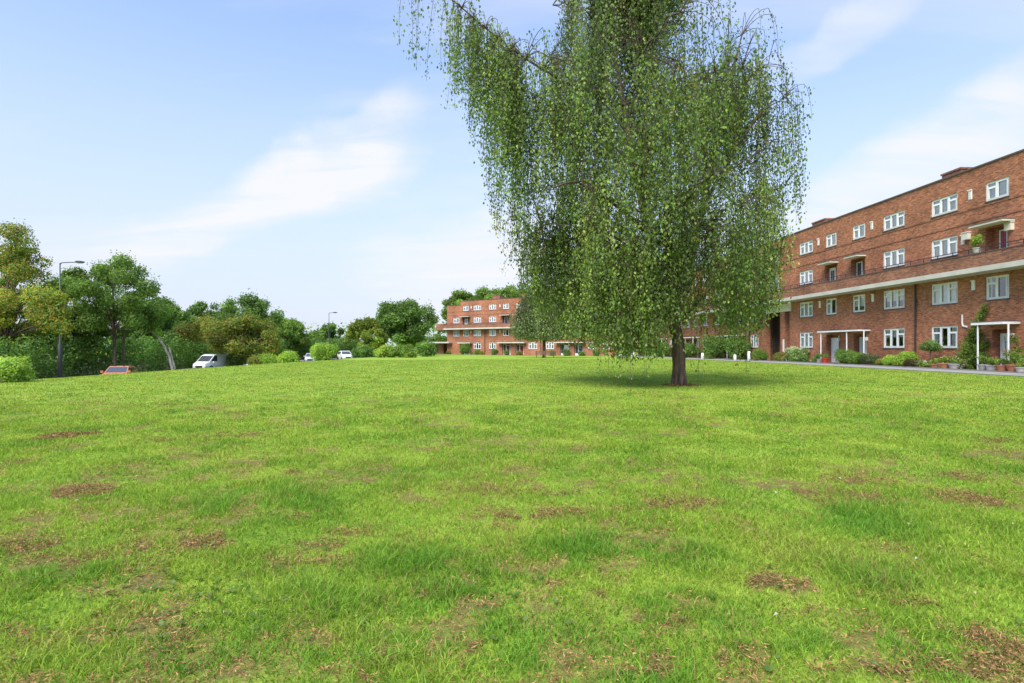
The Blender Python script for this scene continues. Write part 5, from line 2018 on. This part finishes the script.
# ------------------------------------------------------------------ sky, sun, camera
SUN = Vector((-0.27, -0.57, 0.78)).normalized()
elev = math.asin(SUN.z)
azim = math.atan2(SUN.x, SUN.y)
world = bpy.data.worlds.new('World')
scene.world = world
world.use_nodes = True
nt = world.node_tree
nt.nodes.clear()
Lk = nt.links.new
sky = nd(nt, 'ShaderNodeTexSky', sky_type='NISHITA')
sky.sun_disc = False
sky.sun_elevation = elev
sky.sun_rotation = azim
sky.air_density = 1.0
sky.dust_density = 0.7
sky.ozone_density = 1.0
tc = nd(nt, 'ShaderNodeTexCoord')
sp = nd(nt, 'ShaderNodeSeparateXYZ')
Lk(tc.outputs['Generated'], sp.inputs[0])
zz = nd(nt, 'ShaderNodeMath', operation='MAXIMUM')
zz.inputs[1].default_value = 0.0
Lk(sp.outputs['Z'], zz.inputs[0])
za = nd(nt, 'ShaderNodeMath', operation='ADD')
za.inputs[1].default_value = 0.22
Lk(zz.outputs[0], za.inputs[0])
dx = nd(nt, 'ShaderNodeMath', operation='DIVIDE')
dy = nd(nt, 'ShaderNodeMath', operation='DIVIDE')
Lk(sp.outputs['X'], dx.inputs[0])
Lk(za.outputs[0], dx.inputs[1])
Lk(sp.outputs['Y'], dy.inputs[0])
Lk(za.outputs[0], dy.inputs[1])
cb = nd(nt, 'ShaderNodeCombineXYZ')
Lk(dx.outputs[0], cb.inputs['X'])
Lk(dy.outputs[0], cb.inputs['Y'])
mp = nd(nt, 'ShaderNodeMapping')
mp.inputs['Location'].default_value = (0.4, 1.7, 0)
mp.inputs['Rotation'].default_value = (0, 0, math.radians(-28))
mp.inputs['Scale'].default_value = (0.5, 1.7, 1)
Lk(cb.outputs[0], mp.inputs['Vector'])
cn = nd(nt, 'ShaderNodeTexNoise')
cn.inputs['Scale'].default_value = 1.0
cn.inputs['Detail'].default_value = 9
cn.inputs['Roughness'].default_value = 0.52
cn.inputs['Distortion'].default_value = 0.5
Lk(mp.outputs[0], cn.inputs['Vector'])
cr = nd(nt, 'ShaderNodeMapRange', interpolation_type='SMOOTHSTEP')
cr.inputs['From Min'].default_value = 0.50
cr.inputs['From Max'].default_value = 0.76
cr.inputs['To Min'].default_value = 0.0
cr.inputs['To Max'].default_value = 0.5
Lk(cn.outputs['Fac'], cr.inputs['Value'])


def blob(px, py, a, b, rot, amp):
    """a long soft cloud bank around one direction of the sky"""
    d = Vector(((px - 512) / F, 1.0, (HORIZ - py) / F)).normalized()
    u = Vector((d.y, -d.x, 0)).normalized()
    v = u.cross(d)
    e1 = u * math.cos(rot) + v * math.sin(rot)
    e2 = -u * math.sin(rot) + v * math.cos(rot)
    tot = None
    for e, s in ((e1, a), (e2, b)):
        dp = nd(nt, 'ShaderNodeVectorMath', operation='DOT_PRODUCT')
        wv = nd(nt, 'ShaderNodeVectorMath', operation='MULTIPLY_ADD')
        wv.inputs[1].default_value = (0.26, 0.26, 0.26)
        Lk(wn.outputs['Color'], wv.inputs[0])
        Lk(tc.outputs['Generated'], wv.inputs[2])
        Lk(wv.outputs[0], dp.inputs[0])
        dp.inputs[1].default_value = e
        c0 = e.dot(d + Vector((.13, .13, .13)))
        sb = nd(nt, 'ShaderNodeMath', operation='SUBTRACT')
        sb.inputs[1].default_value = c0
        Lk(dp.outputs['Value'], sb.inputs[0])
        dv = nd(nt, 'ShaderNodeMath', operation='DIVIDE')
        dv.inputs[1].default_value = s
        Lk(sb.outputs[0], dv.inputs[0])
        pw = nd(nt, 'ShaderNodeMath', operation='MULTIPLY')
        Lk(dv.outputs[0], pw.inputs[0])
        Lk(dv.outputs[0], pw.inputs[1])
        if tot is None:
            tot = pw
        else:
            ad = nd(nt, 'ShaderNodeMath', operation='ADD')
            Lk(tot.outputs[0], ad.inputs[0])
            Lk(pw.outputs[0], ad.inputs[1])
            tot = ad
    mr = nd(nt, 'ShaderNodeMapRange', interpolation_type='SMOOTHERSTEP')
    mr.inputs['From Min'].default_value = 1.6
    mr.inputs['From Max'].default_value = 0.0
    mr.inputs['To Min'].default_value = 0.0
    mr.inputs['To Max'].default_value = amp
    Lk(tot.outputs[0], mr.inputs['Value'])
    # only the cloud-facing half of the sky
    return mr


wn = nd(nt, 'ShaderNodeTexNoise')
wn.inputs['Scale'].default_value = 3.2
wn.inputs['Detail'].default_value = 6
Lk(tc.outputs['Generated'], wn.inputs['Vector'])
acc = cr
mp2 = nd(nt, 'ShaderNodeMapping')
mp2.inputs['Rotation'].default_value = (0, 0, math.radians(-28))
mp2.inputs['Scale'].default_value = (1.6, 5.5, 1)
Lk(cb.outputs[0], mp2.inputs['Vector'])
cn2 = nd(nt, 'ShaderNodeTexNoise')
cn2.inputs['Scale'].default_value = 1.0
cn2.inputs['Detail'].default_value = 8
cn2.inputs['Distortion'].default_value = 0.8
Lk(mp2.outputs[0], cn2.inputs['Vector'])
tex = nd(nt, 'ShaderNodeMapRange')
tex.inputs['From Min'].default_value = 0.32
tex.inputs['From Max'].default_value = 0.62
tex.inputs['To Min'].default_value = 0.35
tex.inputs['To Max'].default_value = 1.15
Lk(cn2.outputs['Fac'], tex.inputs['Value'])
for args in [(270, 200, .24, .055, math.radians(24), .85), (330, 165, .16, .05, math.radians(32), .6), (480, 255, .18, .09, 0.2, .8), (925, 160, .18, .07, math.radians(38), .85), (60, 250, .2, .06, .1, .35), (815, 28, .12, .03, .25, .35)]:
    b0_ = blob(*args)
    b_ = nd(nt, 'ShaderNodeMath', operation='MULTIPLY')
    Lk(b0_.outputs[0], b_.inputs[0])
    Lk(tex.outputs[0], b_.inputs[1])
    ad = nd(nt, 'ShaderNodeMath', operation='ADD')
    ad.use_clamp = True
    Lk(acc.outputs[0], ad.inputs[0])
    Lk(b_.outputs[0], ad.inputs[1])
    acc = ad
# thin veil thickening toward the horizon
vz = nd(nt, 'ShaderNodeMapRange', interpolation_type='SMOOTHSTEP')
vz.inputs['From Min'].default_value = 0.62
vz.inputs['From Max'].default_value = 0.0
vz.inputs['To Min'].default_value = 0.10
vz.inputs['To Max'].default_value = 0.94
Lk(sp.outputs['Z'], vz.inputs['Value'])
mixv = nd(nt, 'ShaderNodeMix', data_type='RGBA')
mixv.inputs['B'].default_value = (1.82, 1.95, 2.30, 1)
Lk(vz.outputs[0], mixv.inputs['Factor'])
tint = nd(nt, 'ShaderNodeMix', data_type='RGBA', blend_type='MULTIPLY')
tint.inputs['Factor'].default_value = 1.0
tint.inputs['B'].default_value = (0.68, 0.74, 0.84, 1)
Lk(sky.outputs['Color'], tint.inputs['A'])
Lk(tint.outputs['Result'], mixv.inputs['A'])
mix = nd(nt, 'ShaderNodeMix', data_type='RGBA')
mix.inputs['B'].default_value = (2.32, 2.37, 2.48, 1)
Lk(acc.outputs[0], mix.inputs['Factor'])
Lk(mixv.outputs['Result'], mix.inputs['A'])
bg = nd(nt, 'ShaderNodeBackground')
bg.inputs['Strength'].default_value = 0.15
Lk(mix.outputs['Result'], bg.inputs['Color'])
wo = nd(nt, 'ShaderNodeOutputWorld')
Lk(bg.outputs[0], wo.inputs['Surface'])

sd = bpy.data.lights.new('sun', 'SUN')
sd.energy = 2.4
sd.angle = math.radians(36)
sd.color = (1.0, 0.95, 0.87)
so = bpy.data.objects.new('sun', sd)
so.rotation_euler = (-SUN).to_track_quat('-Z', 'Y').to_euler()
so.location = (0, 0, 60)
link(so)

cd = bpy.data.cameras.new('camera')
cd.sensor_width = 36
cd.lens = 36 * F / 1024
cd.shift_y = (HORIZ - 341.5) / 1024
cd.clip_end = 3000
co = bpy.data.objects.new('camera', cd)
co.location = (0, 0, HC)
co.rotation_euler = (math.pi / 2, 0, 0)
link(co)
scene.camera = co

vs = scene.view_settings
vs.view_transform = 'Standard'
vs.look = 'None'
vs.exposure = 1.42
vs.gamma = 1.0
